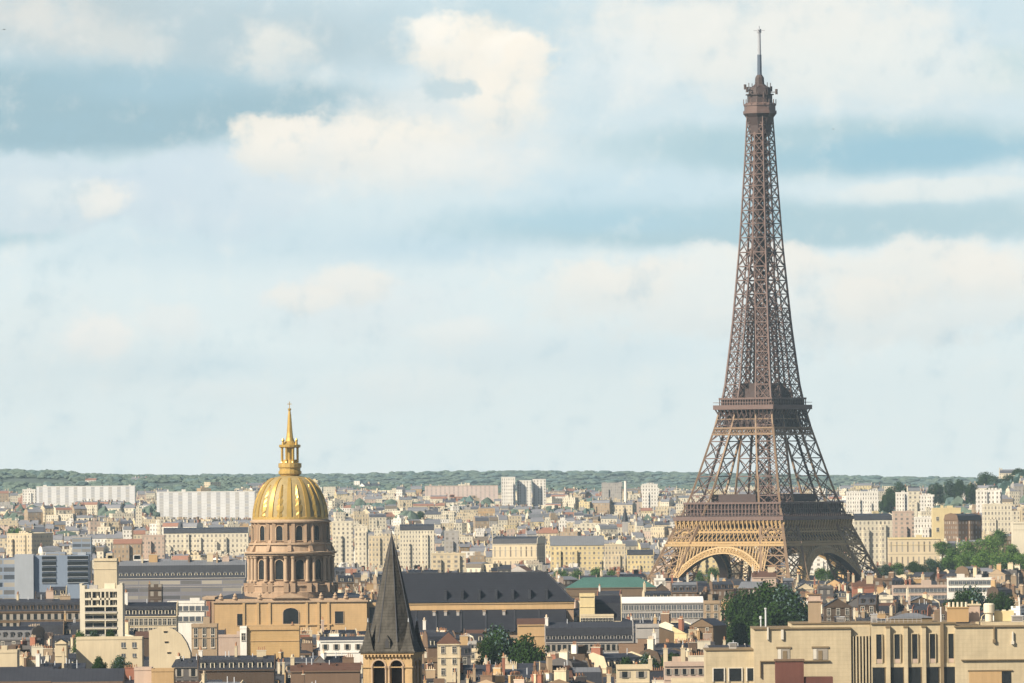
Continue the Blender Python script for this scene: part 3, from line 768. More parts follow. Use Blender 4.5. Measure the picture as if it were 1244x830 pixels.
def wallmat(c, far): return ('far ' if far else 'wall ') + c
def roof_mesh(b, kindname, w, dp, e, rh, over=.25):
    """materials: 0 steep roof, 1 top roof, 2 wall"""
    x0, x1, y0, y1 = -w / 2 - .0, w / 2 + .0, -over, dp + over
    if kindname == 'mansard':
        a, h1 = min(1.5, dp * .2), rh * .72
        pr = [(y0, e), (y0 + a, e + h1), (dp / 2, e + rh), (y1 - a, e + h1), (y1, e)]
        for k in range(4):
            p, q = pr[k], pr[k + 1]
            b.face([(x0, p[0], p[1]), (x1, p[0], p[1]), (x1, q[0], q[1]), (x0, q[0], q[1])], 0 if k in (0, 3) else 1)
        for x, s in ((x0, -.25), (x1, .25)):    # party walls standing a little above the roof
            lo, hi = sorted((x, x + s))
            b.prism([(p[0], p[1] + (.45 if 0 < i < 4 else .0)) for i, p in enumerate(pr)], 'x', lo, hi, 2)
    elif kindname in ('gable', 'shed'):
        pr = [(y0, e), (dp / 2, e + rh), (y1, e)] if kindname == 'gable' else [(y0, e), (y1, e + rh), (y1, e)]
        for k in range(2):
            p, q = pr[k], pr[k + 1]
            b.face([(x0 - .2, p[0], p[1]), (x1 + .2, p[0], p[1]), (x1 + .2, q[0], q[1]), (x0 - .2, q[0], q[1])], 0)
        for x, s in ((x0, -.15), (x1, .15)):
            lo, hi = sorted((x, x + s)); b.prism([(p[0], p[1] - .05) for p in pr], 'x', lo, hi, 2)
    elif kindname == 'endgable':      # ridge runs away from the viewer, gable wall in front
        for s in (-1, 1):
            q = [(s * (w / 2 + .3), y0, e), (s * (w / 2 + .3), y1, e), (0, y1, e + rh), (0, y0, e + rh)]
            b.face(q if s < 0 else q[::-1], 0)
        b.prism([(-w / 2, e), (w / 2, e), (0, e + rh - .15)], 'y', 0.0, .3, 2); b.prism([(-w / 2, e), (w / 2, e), (0, e + rh - .15)], 'y', dp - .3, dp, 2)
    elif kindname == 'hip':
        r = min(w, dp) * .48
        A = [(x0 - .3, y0, e), (x1 + .3, y0, e), (x1 + .3, y1, e), (x0 - .3, y1, e)]
        if w >= dp: B, C = (x0 + r, dp / 2, e + rh), (x1 - r, dp / 2, e + rh)
        else: B, C = (0, y0 + r, e + rh), (0, y1 - r, e + rh)
        if w >= dp:
            b.face([A[0], A[1], C, B], 0); b.face([A[1], A[2], C], 0); b.face([A[2], A[3], B, C], 0); b.face([A[3], A[0], B], 0)
        else:
            b.face([A[0], A[1], B], 0); b.face([A[1], A[2], C, B], 0); b.face([A[2], A[3], C], 0); b.face([A[3], A[0], B, C], 0)
    else:                              # flat with parapet
        b.box(x0 - .05, x1 + .05, -.12, .35, e, e + .75, 2); b.box(x0 - .05, x1 + .05, dp - .35, dp + .12, e, e + .75, 2)
        b.box(x0 - .05, x0 + .35, .35, dp - .35, e, e + .75, 2); b.box(x1 - .35, x1 + .05, .35, dp - .35, e, e + .75, 2)
        b.face([(x0 + .35, .35, e + .3), (x1 - .35, .35, e + .3), (x1 - .35, dp - .35, e + .3), (x0 + .35, dp - .35, e + .3)], 0)

def building(root, w, dp, top, wall, roof, rh, roofm='slate', topm='zinc', far=False, base=0.0, wins=None, dormers=0, chims=0, rng=random,
             winkind=None, cornice=True, visrow=None, chimc=None, flatbits=True, band=None, wallmatname=None):
    """a building in the frame of its root: front at local y = 0, centred in x. Returns its eave height."""
    e = top - rh if roof != 'flat' else top - .75
    wm = wallmatname or wallmat(wall, far)
    b = MB()
    if far and not wallmatname: b.us = (random.Random(int(w * 997)).uniform(.65, 1.5), random.Random(int(w * 991)).uniform(.85, 1.15))
    b.box(-w / 2, w / 2, 0, dp, base, e, 0, ztop=e)
    if far:
        q_ = random.Random(int(w * 1000))
        for k in range(max(1, int(w / 9))):
            xx = -w / 2 + w * (k + .5 + q_.uniform(-.25, .25)) / max(1, int(w / 9)); hw_ = q_.uniform(1.2, 2.8)
            b.box(max(-w / 2, xx - hw_), min(w / 2, xx + hw_), -q_.uniform(.8, 2.0), -.01, base, e - q_.choice((0.5, 3, 6, 9)), 0, ztop=e)
        if roof == 'flat' and flatbits:
            for k in range(max(1, int(w / 8))):
                xx = q_.uniform(-w / 2 + 2, w / 2 - 2); hw_ = q_.uniform(1.2, 3.5); b.box(max(-w / 2, xx - hw_), min(w / 2, xx + hw_), q_.uniform(1.5, 3), q_.uniform(6, 9), e, e + q_.uniform(1.0, 2.4), 0, ztop=e + 3)
    if cornice:
        b.box(-w / 2, w / 2, -.32, -.002, e - .4, e - .02, 1)
        if not far:
            b.box(-w / 2, w / 2, -.18, -.002, e - 3.9, e - 3.65, 1)
    b.build('wall', [wm, 'wall ' + wall], root)
    b = MB(); roof_mesh(b, roof, w, dp, e, rh)
    if roof == 'flat' and flatbits and not far:
        for _ in range(rng.randint(1, 2)):
            bw = rng.uniform(1.5, min(5, w * .3)); bx = rng.uniform(-w / 2 + bw, w / 2 - bw) if w > 2 * bw + 1 else 0
            b.box(bx - bw / 2, bx + bw / 2, dp * .3, dp * .3 + min(4, dp * .4), e + .3, e + rng.uniform(1.6, 3.2), 2)
    ro = b.build('roof', [roofm, topm, 'wall ' + wall], root)
    zr = e + rh
    if dormers:
        dm = dormer_mesh('wall ' + (wall if rng.random() < .6 else 'pale cream'), topm)
        for k in range(dormers):
            x = -w / 2 + w * (k + .5) / dormers
            link('dormer', dm, root, (x, .05 if roof == 'mansard' else dp * .16, e + .35), sc=(1, 1, min(1, rh * .72 / 2.2) if roof == 'mansard' else .7))
    if chims and roof in ('mansard', 'gable', 'hip', 'shed') and not far:        # roof lights and vents
        for k in range(rng.randint(1, 3)):
            x = rng.uniform(-w / 2 + .8, w / 2 - .8); y = dp * rng.uniform(.22, .42); zz = e + rh * rng.uniform(.55, .9)
            link('roof_light', unit_mesh('roof_light', roofm), ro, (x, y, zz - .8))
            link('vent', unit_mesh('vent', 'pale metal'), ro, (rng.uniform(-w / 2 + .5, w / 2 - .5), dp * .4, zz - .5), sc=(1, 1, zr + rng.uniform(.4, 1.6) - zz + .5))
    for k in range(chims):
        cc = chimc or rng.choice(['tan', 'cream', 'ochre', 'brick red', 'pinkish', 'pale cream', 'brown', 'white', 'cream'])
        n = rng.randint(3, 7); hg = rng.choice([1.4, 1.9, 2.5, 3.2])
        x = (-1 if k % 2 == 0 else 1) * (w / 2 - .4) if k < 2 else rng.uniform(-w / 2.4, w / 2.4)
        link('chimney', chimney_mesh('wall ' + cc, n, hg + 1.6, rng.choice(['pot', 'pot', 'pot pale'])), ro,
             (x, dp * .5 + rng.uniform(-.3, .1) * dp * .5 - .3 * n, zr - 1.6 - (1.0 if roof in ('gable', 'hip') else 0)), sc=(1 if rng.random() < .7 else 1.5, 1, 1)) if k % 2 == 0 or w < 6 else \
            link('chimney', chimney_mesh('wall ' + cc, n, hg + 1.6, rng.choice(['pot', 'pot', 'pot pale'])), ro, (x * .7 + .28 * n, dp * rng.uniform(.2, .6), zr - 2.2), math.pi / 2)
    if wins:
        bays, rows, ww, wh = wins[:4]; fl = wins[4] if len(wins) > 4 else 3.1; off = wins[5] if len(wins) > 5 else .9
        wk = winkind or rng.choice(['tall', 'tall', 'shut', 'modern'])
        me = window_mesh(wk)
        for r_ in range(rows):
            z = e - off - r_ * fl - wh
            if z < base + 1: break
            if visrow is not None:
                v = root.matrix_basis @ Vector((0, 0, z + wh))
                if to_px(v)[1] > visrow: break
            for k in range(bays):
                x = -w / 2 + w * (k + .5) / bays
                link('window', me, root, (x, 0.0, z), sc=(ww, 1, wh))
    return e

def at_px(px0, px1, d):                 # left and right edge in metres at that distance
    return Xp(px0, d), Xp(px1, d)
def add_sk(px0, px1, top):
    for c in sk_range(px0, px1): SK[c] = min(SK[c], top)

def hero(name, label, cat, px0, px1, ytop, d, dp, wall, roof='flat', rh=.8, ybot=None, group=None, yaw=0.0, base=None, **k):
    """one named building whose front is seen between px0 and px1 with its top at ytop"""
    x0, x1 = at_px(px0, px1, d)
    xm = (x0 + x1) / 2
    gb = gz_at(xm, d) if base is None else base
    root = thing(name, label, cat, (xm, d, 0), R(yaw), group)
    top = Zp(ytop, d, (px0 + px1) / 2)
    building(root, (x1 - x0), dp, top, wall, roof, rh, base=min(gb, top - 6) - 1, rng=random, **k)
    if ybot: KEEP.append((px0, px1, ybot, d))
    return root, top, x1 - x0

HERO_SK = []      # (px0, px1, top row, distance)
def sk_hero(px0, px1, top, d): HERO_SK.append((px0, px1, top, d))
KEEP += [(792, 1066, 700, TD), (249, 460, 762, CD)]
sk_hero(262, 446, 729, CD); sk_hero(300, 407, 640, CD)

# ------------------------------------------------------------------ bell tower with the slate spire
def bell_tower():
    d = 1300.0; cx = Xp(476.5, d, 790); S = d / F
    Z = lambda py: Zp(py, d, 478)
    root = thing('bell_tower', 'stone bell tower with pointed weathered slate spire, corner pinnacles and arched belfry openings', 'church tower', (cx, d + 4.6, 0), -R(11))
    hw = 4.3
    # shaft and belfry: corner piers, mid pier, arches built as solid frames round open bays
    b = MB(); b.box(-hw, hw, -hw, hw, -1, Z(842), 0); b.box(-hw - .25, hw + .25, -hw - .25, hw + .25, Z(842), Z(839), 0)
    zb, zt = Z(839), Z(795.5)
    for sx in (-1, 1):
        for sy in (-1, 1):
            b.box(min(sx * hw, sx * (hw - 1.15)), max(sx * hw, sx * (hw - 1.15)), min(sy * hw, sy * (hw - 1.15)), max(sy * hw, sy * (hw - 1.15)), zb, zt, 0)
    b.box(-hw + 1.2, hw - 1.2, -hw + 1.9, hw - 1.9, zb, zt, 1)       # solid dark block in place of the shade inside the belfry
    zs, r = Z(810), 1.1
    def arch_side(k):
        c, s = math.cos(k * math.pi / 2), math.sin(k * math.pi / 2)
        rot = lambda x, y, z: (c * x - s * y, s * x + c * y, z)
        def fc(p, mi=0): b.face([rot(*q) for q in p], mi)
        y0, y1 = -hw + .05, -hw + 1.1
        for cx_ in (-1.55, 1.55):
            n = 12
            for j in range(n):
                a0, a1 = math.pi * j / n, math.pi * (j + 1) / n
                p0 = (cx_ + r * math.cos(a0), zs + r * math.sin(a0)); p1 = (cx_ + r * math.cos(a1), zs + r * math.sin(a1))
                fc([(p1[0], y0, p1[1]), (p0[0], y0, p0[1]), (p0[0], y0, zt), (p1[0], y0, zt)])
                fc([(p0[0], y0, p0[1]), (p1[0], y0, p1[1]), (p1[0], y1, p1[1]), (p0[0], y1, p0[1])])
                # raised hood round the arch
                e0 = (cx_ + (r + .28) * math.cos(a0), zs + (r + .28) * math.sin(a0)); e1 = (cx_ + (r + .28) * math.cos(a1), zs + (r + .28) * math.sin(a1))
                fc([(p1[0], y0 - .16, p1[1]), (p0[0], y0 - .16, p0[1]), (e0[0], y0 - .16, e0[1]), (e1[0], y0 - .16, e1[1])], 2)
                fc([(e1[0], y0 - .16, e1[1]), (e0[0], y0 - .16, e0[1]), (e0[0], y0, e0[1]), (e1[0], y0, e1[1])], 2)
            for x0, x1 in ((cx_ - 1.75, cx_ - r), (cx_ + r, cx_ + 1.75)):
                lo, hi = max(x0, -hw + 1.15), min(x1, hw - 1.15)
                if cx_ < 0: hi = min(hi, 0)
                else: lo = max(lo, 0)
                if hi - lo > .02:
                    fc([(lo, y0, zs), (hi, y0, zs), (hi, y0, zt), (lo, y0, zt)])
                    fc([(lo, y0, zb), (hi, y0, zb), (hi, y0, zs), (lo, y0, zs)])
                    xi = hi if abs(hi - (cx_ - r)) < 1e-6 else lo
                    fc([(xi, y0, zb), (xi, y1, zb), (xi, y1, zs), (xi, y0, zs)])
    for k in range(4): arch_side(k)
    b.build('wall', ['belfry stone', 'dark metal', 'church stone pale'], root)
    for k in range(4):
        c, s = math.cos(k * math.pi / 2), math.sin(k * math.pi / 2)
        for x in (-2.7, -.3, .3, 2.7):
            q = MB(); y = -hw - .05
            q.lathe([(.17, zb), (.17, zs - .5), (.3, zs - .1), (.34, zs + .12)], 8, 0, c * x - s * y, s * x + c * y); q.build('column', ['church stone pale'], root)
        q = MB(); rot = [(c * x - s * (-hw + .02), s * x + c * (-hw + .02)) for x in (-hw, -3.0)]
    q = MB(); q.box(-hw - .35, hw + .35, -hw - .35, hw + .35, zt, zt + .35, 0); q.box(-hw - .6, hw + .6, -hw - .6, hw + .6, zt + .35, zt + .6, 1); q.box(-hw - .2, hw + .2, -hw - .2, -hw + .0, zs - .18, zs + .0, 0)
    for k in range(14):
        x = -hw + 2 * hw * (k + .5) / 14; q.box(x - .15, x + .15, -hw - .5, -hw, zt - .35, zt, 0)
    q.build('cornice', ['belfry stone', 'spire slate'], root)
    # octagonal spire that flares to the square eaves
    q = MB(); ze = zt + .6; za = Z(651)
    o = lambda rr, z: [(rr / math.cos(math.pi / 8) * math.cos(math.pi / 8 + k * math.pi / 4 - math.pi / 2), rr / math.cos(math.pi / 8) * math.sin(math.pi / 8 + k * math.pi / 4 - math.pi / 2), z) for k in range(8)]
    hgt = za - ze
    lv = [(4.75, ze), (4.0, ze + 1.6), (3.55, ze + 3.4), (2.1, ze + hgt * .53), (.92, ze + hgt * .82), (.07, za)]
    rings = [o(r_, z) for r_, z in lv]
    for A, B in zip(rings, rings[1:]):
        for k in range(8): q.face([A[k], A[(k + 1) % 8], B[(k + 1) % 8], B[k]])
    sp = q.build('spire', ['spire slate'], root)
    q = MB()
    for k in range(8):
        for A, B in zip(rings[1:], rings[2:]): q.beam(A[k], B[k], .16, 0, .10)
    q.build('ridge_strip', ['zinc'], sp)
    q = MB(); q.beam((0, 0, za - .3), (0, 0, za + 1.5), .12, 0, .05); q.beam((-.35, 0, za + .9), (.35, 0, za + .9), .07); q.build('cross', ['dark metal'], sp)
    for sx in (-1, 1):
        for sy in (-1, 1):
            x, y = sx * 3.55, sy * 3.55
            q = MB(); q.lathe([(1.75, ze), (1.25, ze + 1.0), (.5, ze + 3.2), (.1, ze + 5.2)], 4, 0, x, y, math.pi / 4); q.lathe([(.12, ze + 5), (.05, ze + 5.7)], 6, 1, x, y)
            q.build('pinnacle', ['spire slate', 'pale metal'], root)
    q = MB(); y = -4.1
    q.prism([(-.55, ze + .5), (.55, ze + .5), (.55, ze + 1.8), (0, ze + 2.7), (-.55, ze + 1.8)], 'y', y - .55, -3.0, 0)
    q.face([(-.33, y - .56, ze + .6), (.33, y - .56, ze + .6), (.33, y - .56, ze + 1.7), (0, y - .56, ze + 2.2), (-.33, y - .56, ze + 1.7)], 1)
    q.build('dormer', ['spire slate', 'dark metal'], root)
    KEEP.append((432, 520, 830, d)); sk_hero(440, 514, 792, d)
bell_tower()

# ------------------------------------------------------------------ the big cream hall, lower right
def cream_hall():
    d = 1700.0; S = d / F
    X0 = Xp(1060, d, 790)
    root = thing('cream_hall', 'large cream modern hall with flat roofs, tall dark slit windows and blank end block', 'public building', (X0, d, 0))
    X = lambda px: Xp(px, d, 790) - X0
    Z = lambda py: Zp(py, d, 1060)
    b = MB()
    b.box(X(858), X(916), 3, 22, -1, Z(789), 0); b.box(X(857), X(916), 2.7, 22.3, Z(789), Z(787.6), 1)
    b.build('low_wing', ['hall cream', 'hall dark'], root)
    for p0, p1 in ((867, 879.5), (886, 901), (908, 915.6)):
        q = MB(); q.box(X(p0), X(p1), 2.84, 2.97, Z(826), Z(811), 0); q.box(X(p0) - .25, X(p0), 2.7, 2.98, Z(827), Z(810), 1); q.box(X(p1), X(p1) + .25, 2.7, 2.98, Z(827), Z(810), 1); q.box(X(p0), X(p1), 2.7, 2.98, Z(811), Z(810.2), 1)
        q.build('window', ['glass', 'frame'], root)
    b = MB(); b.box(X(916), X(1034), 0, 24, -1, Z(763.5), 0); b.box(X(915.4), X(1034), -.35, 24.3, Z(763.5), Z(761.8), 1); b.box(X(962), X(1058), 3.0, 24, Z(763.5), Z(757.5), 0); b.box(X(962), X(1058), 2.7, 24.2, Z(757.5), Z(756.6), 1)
    b.box(X(923), X(1008), -.5, -.003, Z(803), Z(801.8), 1); b.box(X(923), X(924.2), -.5, -.003, Z(822), Z(803), 1)
    b.build('middle_wing', ['hall cream', 'hall dark'], root)
    for p0, p1 in ((943, 961), (986, 1007)):
        q = MB(); q.box(X(p0), X(p1), -.25, -.01, Z(787), Z(784.8), 1); q.box(X(p0 + 1.5), X(p1 - 1.5), -.12, -.01, Z(801), Z(787), 0); q.box(X(p0 + 8), X(p0 + 13), -.2, -.13, Z(801), Z(790), 1); q.box(X(p0 + 2), X(p0 + 6), -.2, -.13, Z(800), Z(788), 2)
        q.build('window', ['shutter', 'hall dark', 'frame'], root)
    q = MB(); q.box(X(932), X(933.8), -.6, -.01, Z(776), Z(761), 0); q.build('downpipe', ['frame'], root)
    q = MB(); q.box(X(949), X(952), -.5, -.01, Z(776), Z(764), 0); q.build('downpipe', ['frame'], root)
    # recessed bay with fins
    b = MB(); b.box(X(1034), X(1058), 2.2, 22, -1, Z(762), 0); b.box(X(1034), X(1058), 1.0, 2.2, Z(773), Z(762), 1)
    b.build('recess', ['hall dark', 'hall cream'], root)  # back wall coloured dark to carry the shade of the recess
    for k in range(6):
        q = MB(); q.box(X(1035.5 + 3.9 * k), X(1037.3 + 3.9 * k), .4, 2.1, -1, Z(773), 0); q.build('fin', ['hall cream'], root)
    # main block with slit windows
    b = MB(); b.box(X(1058.5), X(1161), .6, 26, -1, Z(758.5), 0); b.box(X(1058), X(1162), .2, 26.3, Z(758.5), Z(757), 1)
    b.box(X(1059), X(1161), .35, .597, Z(811), Z(806), 0)
    b.build('main_block', ['hall cream', 'hall dark'], root)
    for c in (1068, 1090, 1111.5, 1133, 1155.5):
        q = MB(); q.box(X(c - 3.3), X(c + 3.3), .42, .59, Z(801), Z(771), 0); q.box(X(c - 4.2), X(c - 3.3), .2, .59, Z(806), Z(770), 1); q.box(X(c + 3.3), X(c + 4.2), .2, .59, Z(806), Z(770), 1)
        q.box(X(c - 3.3), X(c + 3.3), .2, .59, Z(771), Z(770), 1); q.box(X(c - 3.3), X(c + 3.3), .3, .59, Z(806), Z(801), 2)
        q.build('slit_window', ['glass', 'hall cream', 'wall pinkish'], root)
    for c in (1067.5, 1090, 1111.5, 1133, 1153):
        q = MB(); q.box(X(c - 7.6), X(c + 7), .36, .59, Z(836), Z(811.5), 0); q.build('window', ['glass'], root)
    for c in (1079, 1100.5, 1122.5):
        q = MB(); q.box(X(c - 2.4), X(c + 2.4), -.35, .598, -1, Z(761), 0); q.box(X(c - 2.8), X(c + 2.8), -.5, .598, Z(763), Z(760.6), 1); q.build('pilaster', ['hall cream', 'hall dark'], root)
    q = MB(); q.box(X(1142.5), X(1146.5), -.2, .598, -1, Z(758.7), 0); q.build('joint_pier', ['hall dark'], root)
    # blank end block
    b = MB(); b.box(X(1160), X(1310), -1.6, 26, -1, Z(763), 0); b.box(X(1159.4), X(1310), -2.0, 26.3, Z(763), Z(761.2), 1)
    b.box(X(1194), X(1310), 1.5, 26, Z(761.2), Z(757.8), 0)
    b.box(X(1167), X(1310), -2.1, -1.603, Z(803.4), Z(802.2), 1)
    b.box(X(1175), X(1229), -1.9, -1.603, Z(816.4), Z(815), 1)
    b.build('end_block', ['hall cream', 'hall dark'], root)
    q = MB(); q.box(X(1176.5), X(1216), -1.8, -1.61, -1, Z(816.6), 0); q.box(X(1216.5), X(1227), -1.75, -1.61, -1, Z(816.6), 1); q.build('door_panel', ['wall ochre', 'glass'], root)
    for c, y0, y1 in ((1206.5, 763, 778), (1229, 769, 780)):
        q = MB(); q.box(X(c), X(c + 1.6), -2.1, -1.61, Z(y1), Z(y0), 0); q.box(X(c - 1), X(c + 2.4), -2.2, -1.61, Z(y1 + 4), Z(y1), 0); q.build('downpipe', ['hall dark' if c < 1210 else 'frame'], root)
    KEEP.append((856, 918, 830, d)); KEEP.append((914, 1300, 830, d)); sk_hero(858, 916, 788, d); sk_hero(916, 1310, 760, d)
cream_hall()
def on_hall():
    d = 1706.0
    X = lambda px: Xp(px, d, 760); Z = lambda py: Zp(py, d, 1060)
    zr = Zp(757, 1703, 1060)
    def t(name, label, cat, px, dd=d, z=None, rz=0): return thing(name, label, cat, (Xp(px, dd, 760), dd, zr if z is None else z), rz)
    r = t('chimney_stack', 'broad tan chimney stack with pale cap standing on the cream hall roof', 'chimney', 990)
    b = MB(); b.box(-1.4, 1.4, 0, 2.4, 0, Z(730) - zr, 0); b.box(-1.8, 1.8, -.3, 2.7, Z(730) - zr, Z(728) - zr, 1); b.box(-1.3, 1.3, 0, 2.4, Z(728) - zr, Z(722.5) - zr, 1); b.box(-1.6, 1.6, -.2, 2.6, Z(722.5) - zr, Z(721) - zr, 2)
    b.build('stack', ['wall tan', 'wall pinkish', 'wall brown'], r)
    r = t('roof_hood', 'low pale metal hipped skylight on the cream hall roof', 'skylight', 1108, d + 6)
    b = MB(); hh = Zp(745, d + 6, 1108) - zr; b.box(-4.6, 4.6, 0, 6, 0, hh * .45, 0)
    for q in ([(-5, -.3), (5, -.3), (1.2, 3), (-1.2, 3)],): b.face([(q[0][0], q[0][1], hh * .45), (q[1][0], q[1][1], hh * .45), (q[2][0], q[2][1], hh), (q[3][0], q[3][1], hh)], 1)
    b.face([(5, -.3, hh * .45), (5, 6.3, hh * .45), (1.2, 3, hh), (1.2, 3, hh)], 1); b.face([(-5, 6.3, hh * .45), (-5, -.3, hh * .45), (-1.2, 3, hh), (-1.2, 3, hh)], 1)
    b.face([(5, 6.3, hh * .45), (-5, 6.3, hh * .45), (-1.2, 3, hh), (1.2, 3, hh)], 1)
    b.build('roof', ['hall dark', 'pale zinc'], r)
    r = t('brick_stack', 'wide ochre chimney stack carrying a row of four pale pots on the cream hall', 'chimney', 1164)
    zt = Z(740) - zr; b = MB(); b.box(-2.4, 2.4, 0, 1.6, 0, zt, 0); b.box(-2.6, 2.6, -.15, 1.75, zt, zt + .3, 0); b.build('stack', ['wall ochre'], r)
    for k in range(5):
        q = MB(); q.lathe([(.30, zt + .3), (.26, Z(732.5) - zr)], 8, 0, -1.9 + .95 * k, .8); q.build('pot', ['wall pale cream'], r)
    r = t('grey_stack', 'plain pinkish grey chimney block right of the stack with pale pots', 'chimney', 1184, d + 3)
    b = MB(); b.box(-1.2, 1.2, 0, 1.5, 0, Z(737) - zr, 0); b.box(-1.5, 1.5, -.2, 1.7, Z(737) - zr, Z(735) - zr, 1); b.lathe([(.2, Z(735) - zr), (.2, Z(731) - zr)], 6, 1, -.4, .7); b.build('stack', ['wall pinkish', 'wall cream'], r)
    r = t('water_tank', 'round white tank on a cream hall roof beside the dark tree', 'tank', 1202, d + 2)
    b = MB(); b.lathe([(.9, 0), (.9, Z(746.5) - zr), (1.25, Z(746) - zr), (1.25, Z(736) - zr), (1.0, Z(734.5) - zr)], 16, 0, 0, 1); b.build('tank', ['wall pale cream'], r)
    r = t('low_stack', 'long low yellow chimney block near the end of the cream hall', 'chimney', 1220, d + 4)
    b = MB(); b.box(-2.2, 2.2, 0, 1.5, 0, Z(744) - zr, 0)
    for k in range(3): b.box(-1.9 + 1.5 * k, -1.1 + 1.5 * k, .3, 1.2, Z(744) - zr, Z(742.6) - zr, 1)
    b.build('stack', ['wall yellow', 'wall pale cream'], r)
    r = t('vent_pipe', 'thin pale vent pipe rising from the cream hall roof joint', 'vent pipe', 1143.5)
    b = MB(); b.lathe([(.16, 0), (.16, Z(740) - zr), (.24, Z(739.6) - zr), (.24, Z(738.4) - zr)], 8, 0, 0, 1); b.build('pipe', ['pale metal'], r)
    zl = Zp(762, 1700, 930)
    r = t('vent_pipe', 'tall grey vent pipe in front of the big dark tree', 'vent pipe', 930.5, d, zl)
    b = MB(); b.lathe([(.2, 0), (.2, Z(740) - zl), (.3, Z(739) - zl), (.3, Z(737.5) - zl)], 8, 0, 0, 1); b.build('pipe', ['pale metal'], r)
    r = t('vent_pipe', 'short capped vent pipe at the foot of the big dark tree', 'vent pipe', 924.5, d, zl)
    b = MB(); b.lathe([(.15, 0), (.15, Z(751) - zl), (.3, Z(751) - zl), (.3, Z(747.5) - zl)], 8, 0, 0, 1); b.build('pipe', ['pale metal'], r)
    for px_, w_, h_, lb in ((1020, 2.2, 1.3, 'low grey ventilation box on the hall roof between tan chimney and skylight'), (1062, 1.4, 1.8, 'upright ventilation box on the hall roof left of the skylight'), (1236, 2.6, 1.2, 'low ventilation box at the far right of the hall roof'), (890, 1.6, 1.0, 'small ventilation box on the low wing of the cream hall')):
        zz = Zp(788, 1700, 890) if px_ == 890 else zr
        r = t('ventilation_box', lb, 'ventilation box', px_, d + 3, zz)
        b = MB(); b.box(-w_ / 2, w_ / 2, 0, 1.6, -.4, h_, 0); b.box(-w_ / 2 - .12, w_ / 2 + .12, -.12, 1.72, h_, h_ + .14, 1)
        for q in range(3): b.box(-w_ / 2 + .15, w_ / 2 - .15, -.05, -.003, .2 + .3 * q, .32 + .3 * q, 2)
        b.build('casing', ['wall grey', 'pale metal', 'dark metal'], r)
    r = t('roof_railing', 'thin metal railing along the roof edge of the cream hall', 'railing', 1090, 1702.6, Zp(757, 1702.6, 1090))
    b = MB()
    for k in range(12): b.beam((-5.6 + k, 0, -.1), (-5.6 + k, 0, 1.0), .05)
    b.beam((-5.7, 0, 1.0), (5.5, 0, 1.0), .06); b.beam((-5.7, 0, .5), (5.5, 0, .5), .04); b.build('rail', ['pale metal'], r)
    r = t('brick_shed', 'square red brown brick block in front of the cream hall', 'brick block', 959, 1690.0, -1)
    zb = Zp(803.5, 1690, 959); b = MB(); hw_ = (Xp(976, 1690) - Xp(942, 1690)) / 2; b.box(-hw_, hw_, 0, 6, 0, zb + 1, 0); b.box(-hw_ - .2, hw_ + .2, -.2, 6.2, zb + 1, zb + 1.4, 1)
    b.box(hw_ + .0, hw_ + 6.5, .4, 6, 0, Zp(823, 1690, 959) + 1, 0); b.build('wall', ['maroon', 'wall brown'], r)
on_hall()

# ------------------------------------------------------------------ long slate roofed nave behind the spire
def nave():
    d = 2690.0; S = d / F
    xm = (Xp(488, d) + Xp(698, d)) / 2
    root = thing('long_nave', 'long nave under a steep dark slate roof with cream cornice and lower slate aisle', 'church nave', (xm, d, 0))
    X = lambda px: Xp(px, d, 730) - xm; Z = lambda py: Zp(py, d, 600)
    x0, x1 = X(484), X(697)
    b = MB(); b.box(x0, x1, 8, 26, -1, Z(732.5), 0); b.box(x0 - .3, x1 + .3, 7.3, 26.4, Z(734.2), Z(732.2), 1); b.box(x0 - .2, x1 + .2, 7.6, 7.99, Z(741), Z(734.3), 1)
    b.box(x0, x1, 0, 8, -1, Z(766), 0)
    b.build('wall', ['church stone', 'church ochre'], root)
    b = MB(); e, r = Z(732), Z(696.5)
    xe = X(664)
    b.face([(x0 - .3, 7.0, e), (x1 + .3, 7.0, e), (xe, 17, r), (x0 - .3, 17, r)]); b.face([(x1 + .3, 7, e), (x1 + .3, 27, e), (xe, 17, r)]); b.face([(x1 + .3, 27, e), (x0 - .3, 27, e), (x0 - .3, 17, r), (xe, 17, r)]); b.face([(x0 - .2, 7.0, e), (x0 - .2, 17, r), (x0 - .2, 27, e)])
    b.beam((x0, 17, r), (xe, 17, r), .5, 1)
    b.beam((x1 + .3, 7, e), (xe, 17, r), .4, 1)
    ro = b.build('roof', ['slate', 'zinc'], root)
    for k in range(7):
        px = 541 + 20.5 * k
        f = .33; q = MB(); x = X(px)
        q.prism([(6.9 + 10 * .08, e + (r - e) * .08), (6.9 + 10 * .06, e + (r - e) * .42), (7 + 10 * .42, e + (r - e) * .42)], 'x', x - .5, x + .5, 0)
        q.build('dormer', ['zinc'], ro)
    b = MB(); b.face([(x0, -1, Z(768)), (X(688), -1, Z(768)), (X(688), 7.6, Z(741.5)), (x0, 7.6, Z(741.5))])
    b.face([(X(688), -1, Z(768)), (X(690), 7.6, Z(768)), (X(688), 7.6, Z(741.5))])
    for px in (505, 530, 560, 590, 625, 655): b.beam((X(px), -1.1, Z(767)), (X(px), 7.5, Z(741.5)), .5, 1)
    b.build('aisle_roof', ['slate', 'zinc'], root)
    for px in (527, 541, 556, 588, 612):
        q = MB(); q.box(X(px) - .5, X(px) + .5, 5.5, 7.5, Z(757), Z(743), 0); q.box(X(px) - .65, X(px) + .65, 5.3, 7.6, Z(743), Z(741.9), 1); q.build('buttress', ['wall grey', 'church stone pale'], root)
    KEEP.append((486, 698, 762, d)); sk_hero(486, 680, 697, d)
nave()

# ------------------------------------------------------------------ buildings picked out one by one, near
def N(*a, **k):
    o = hero(*a, **k); sk_hero(a[3], a[4], a[5], a[6]); return o
A = 'apartment_building'
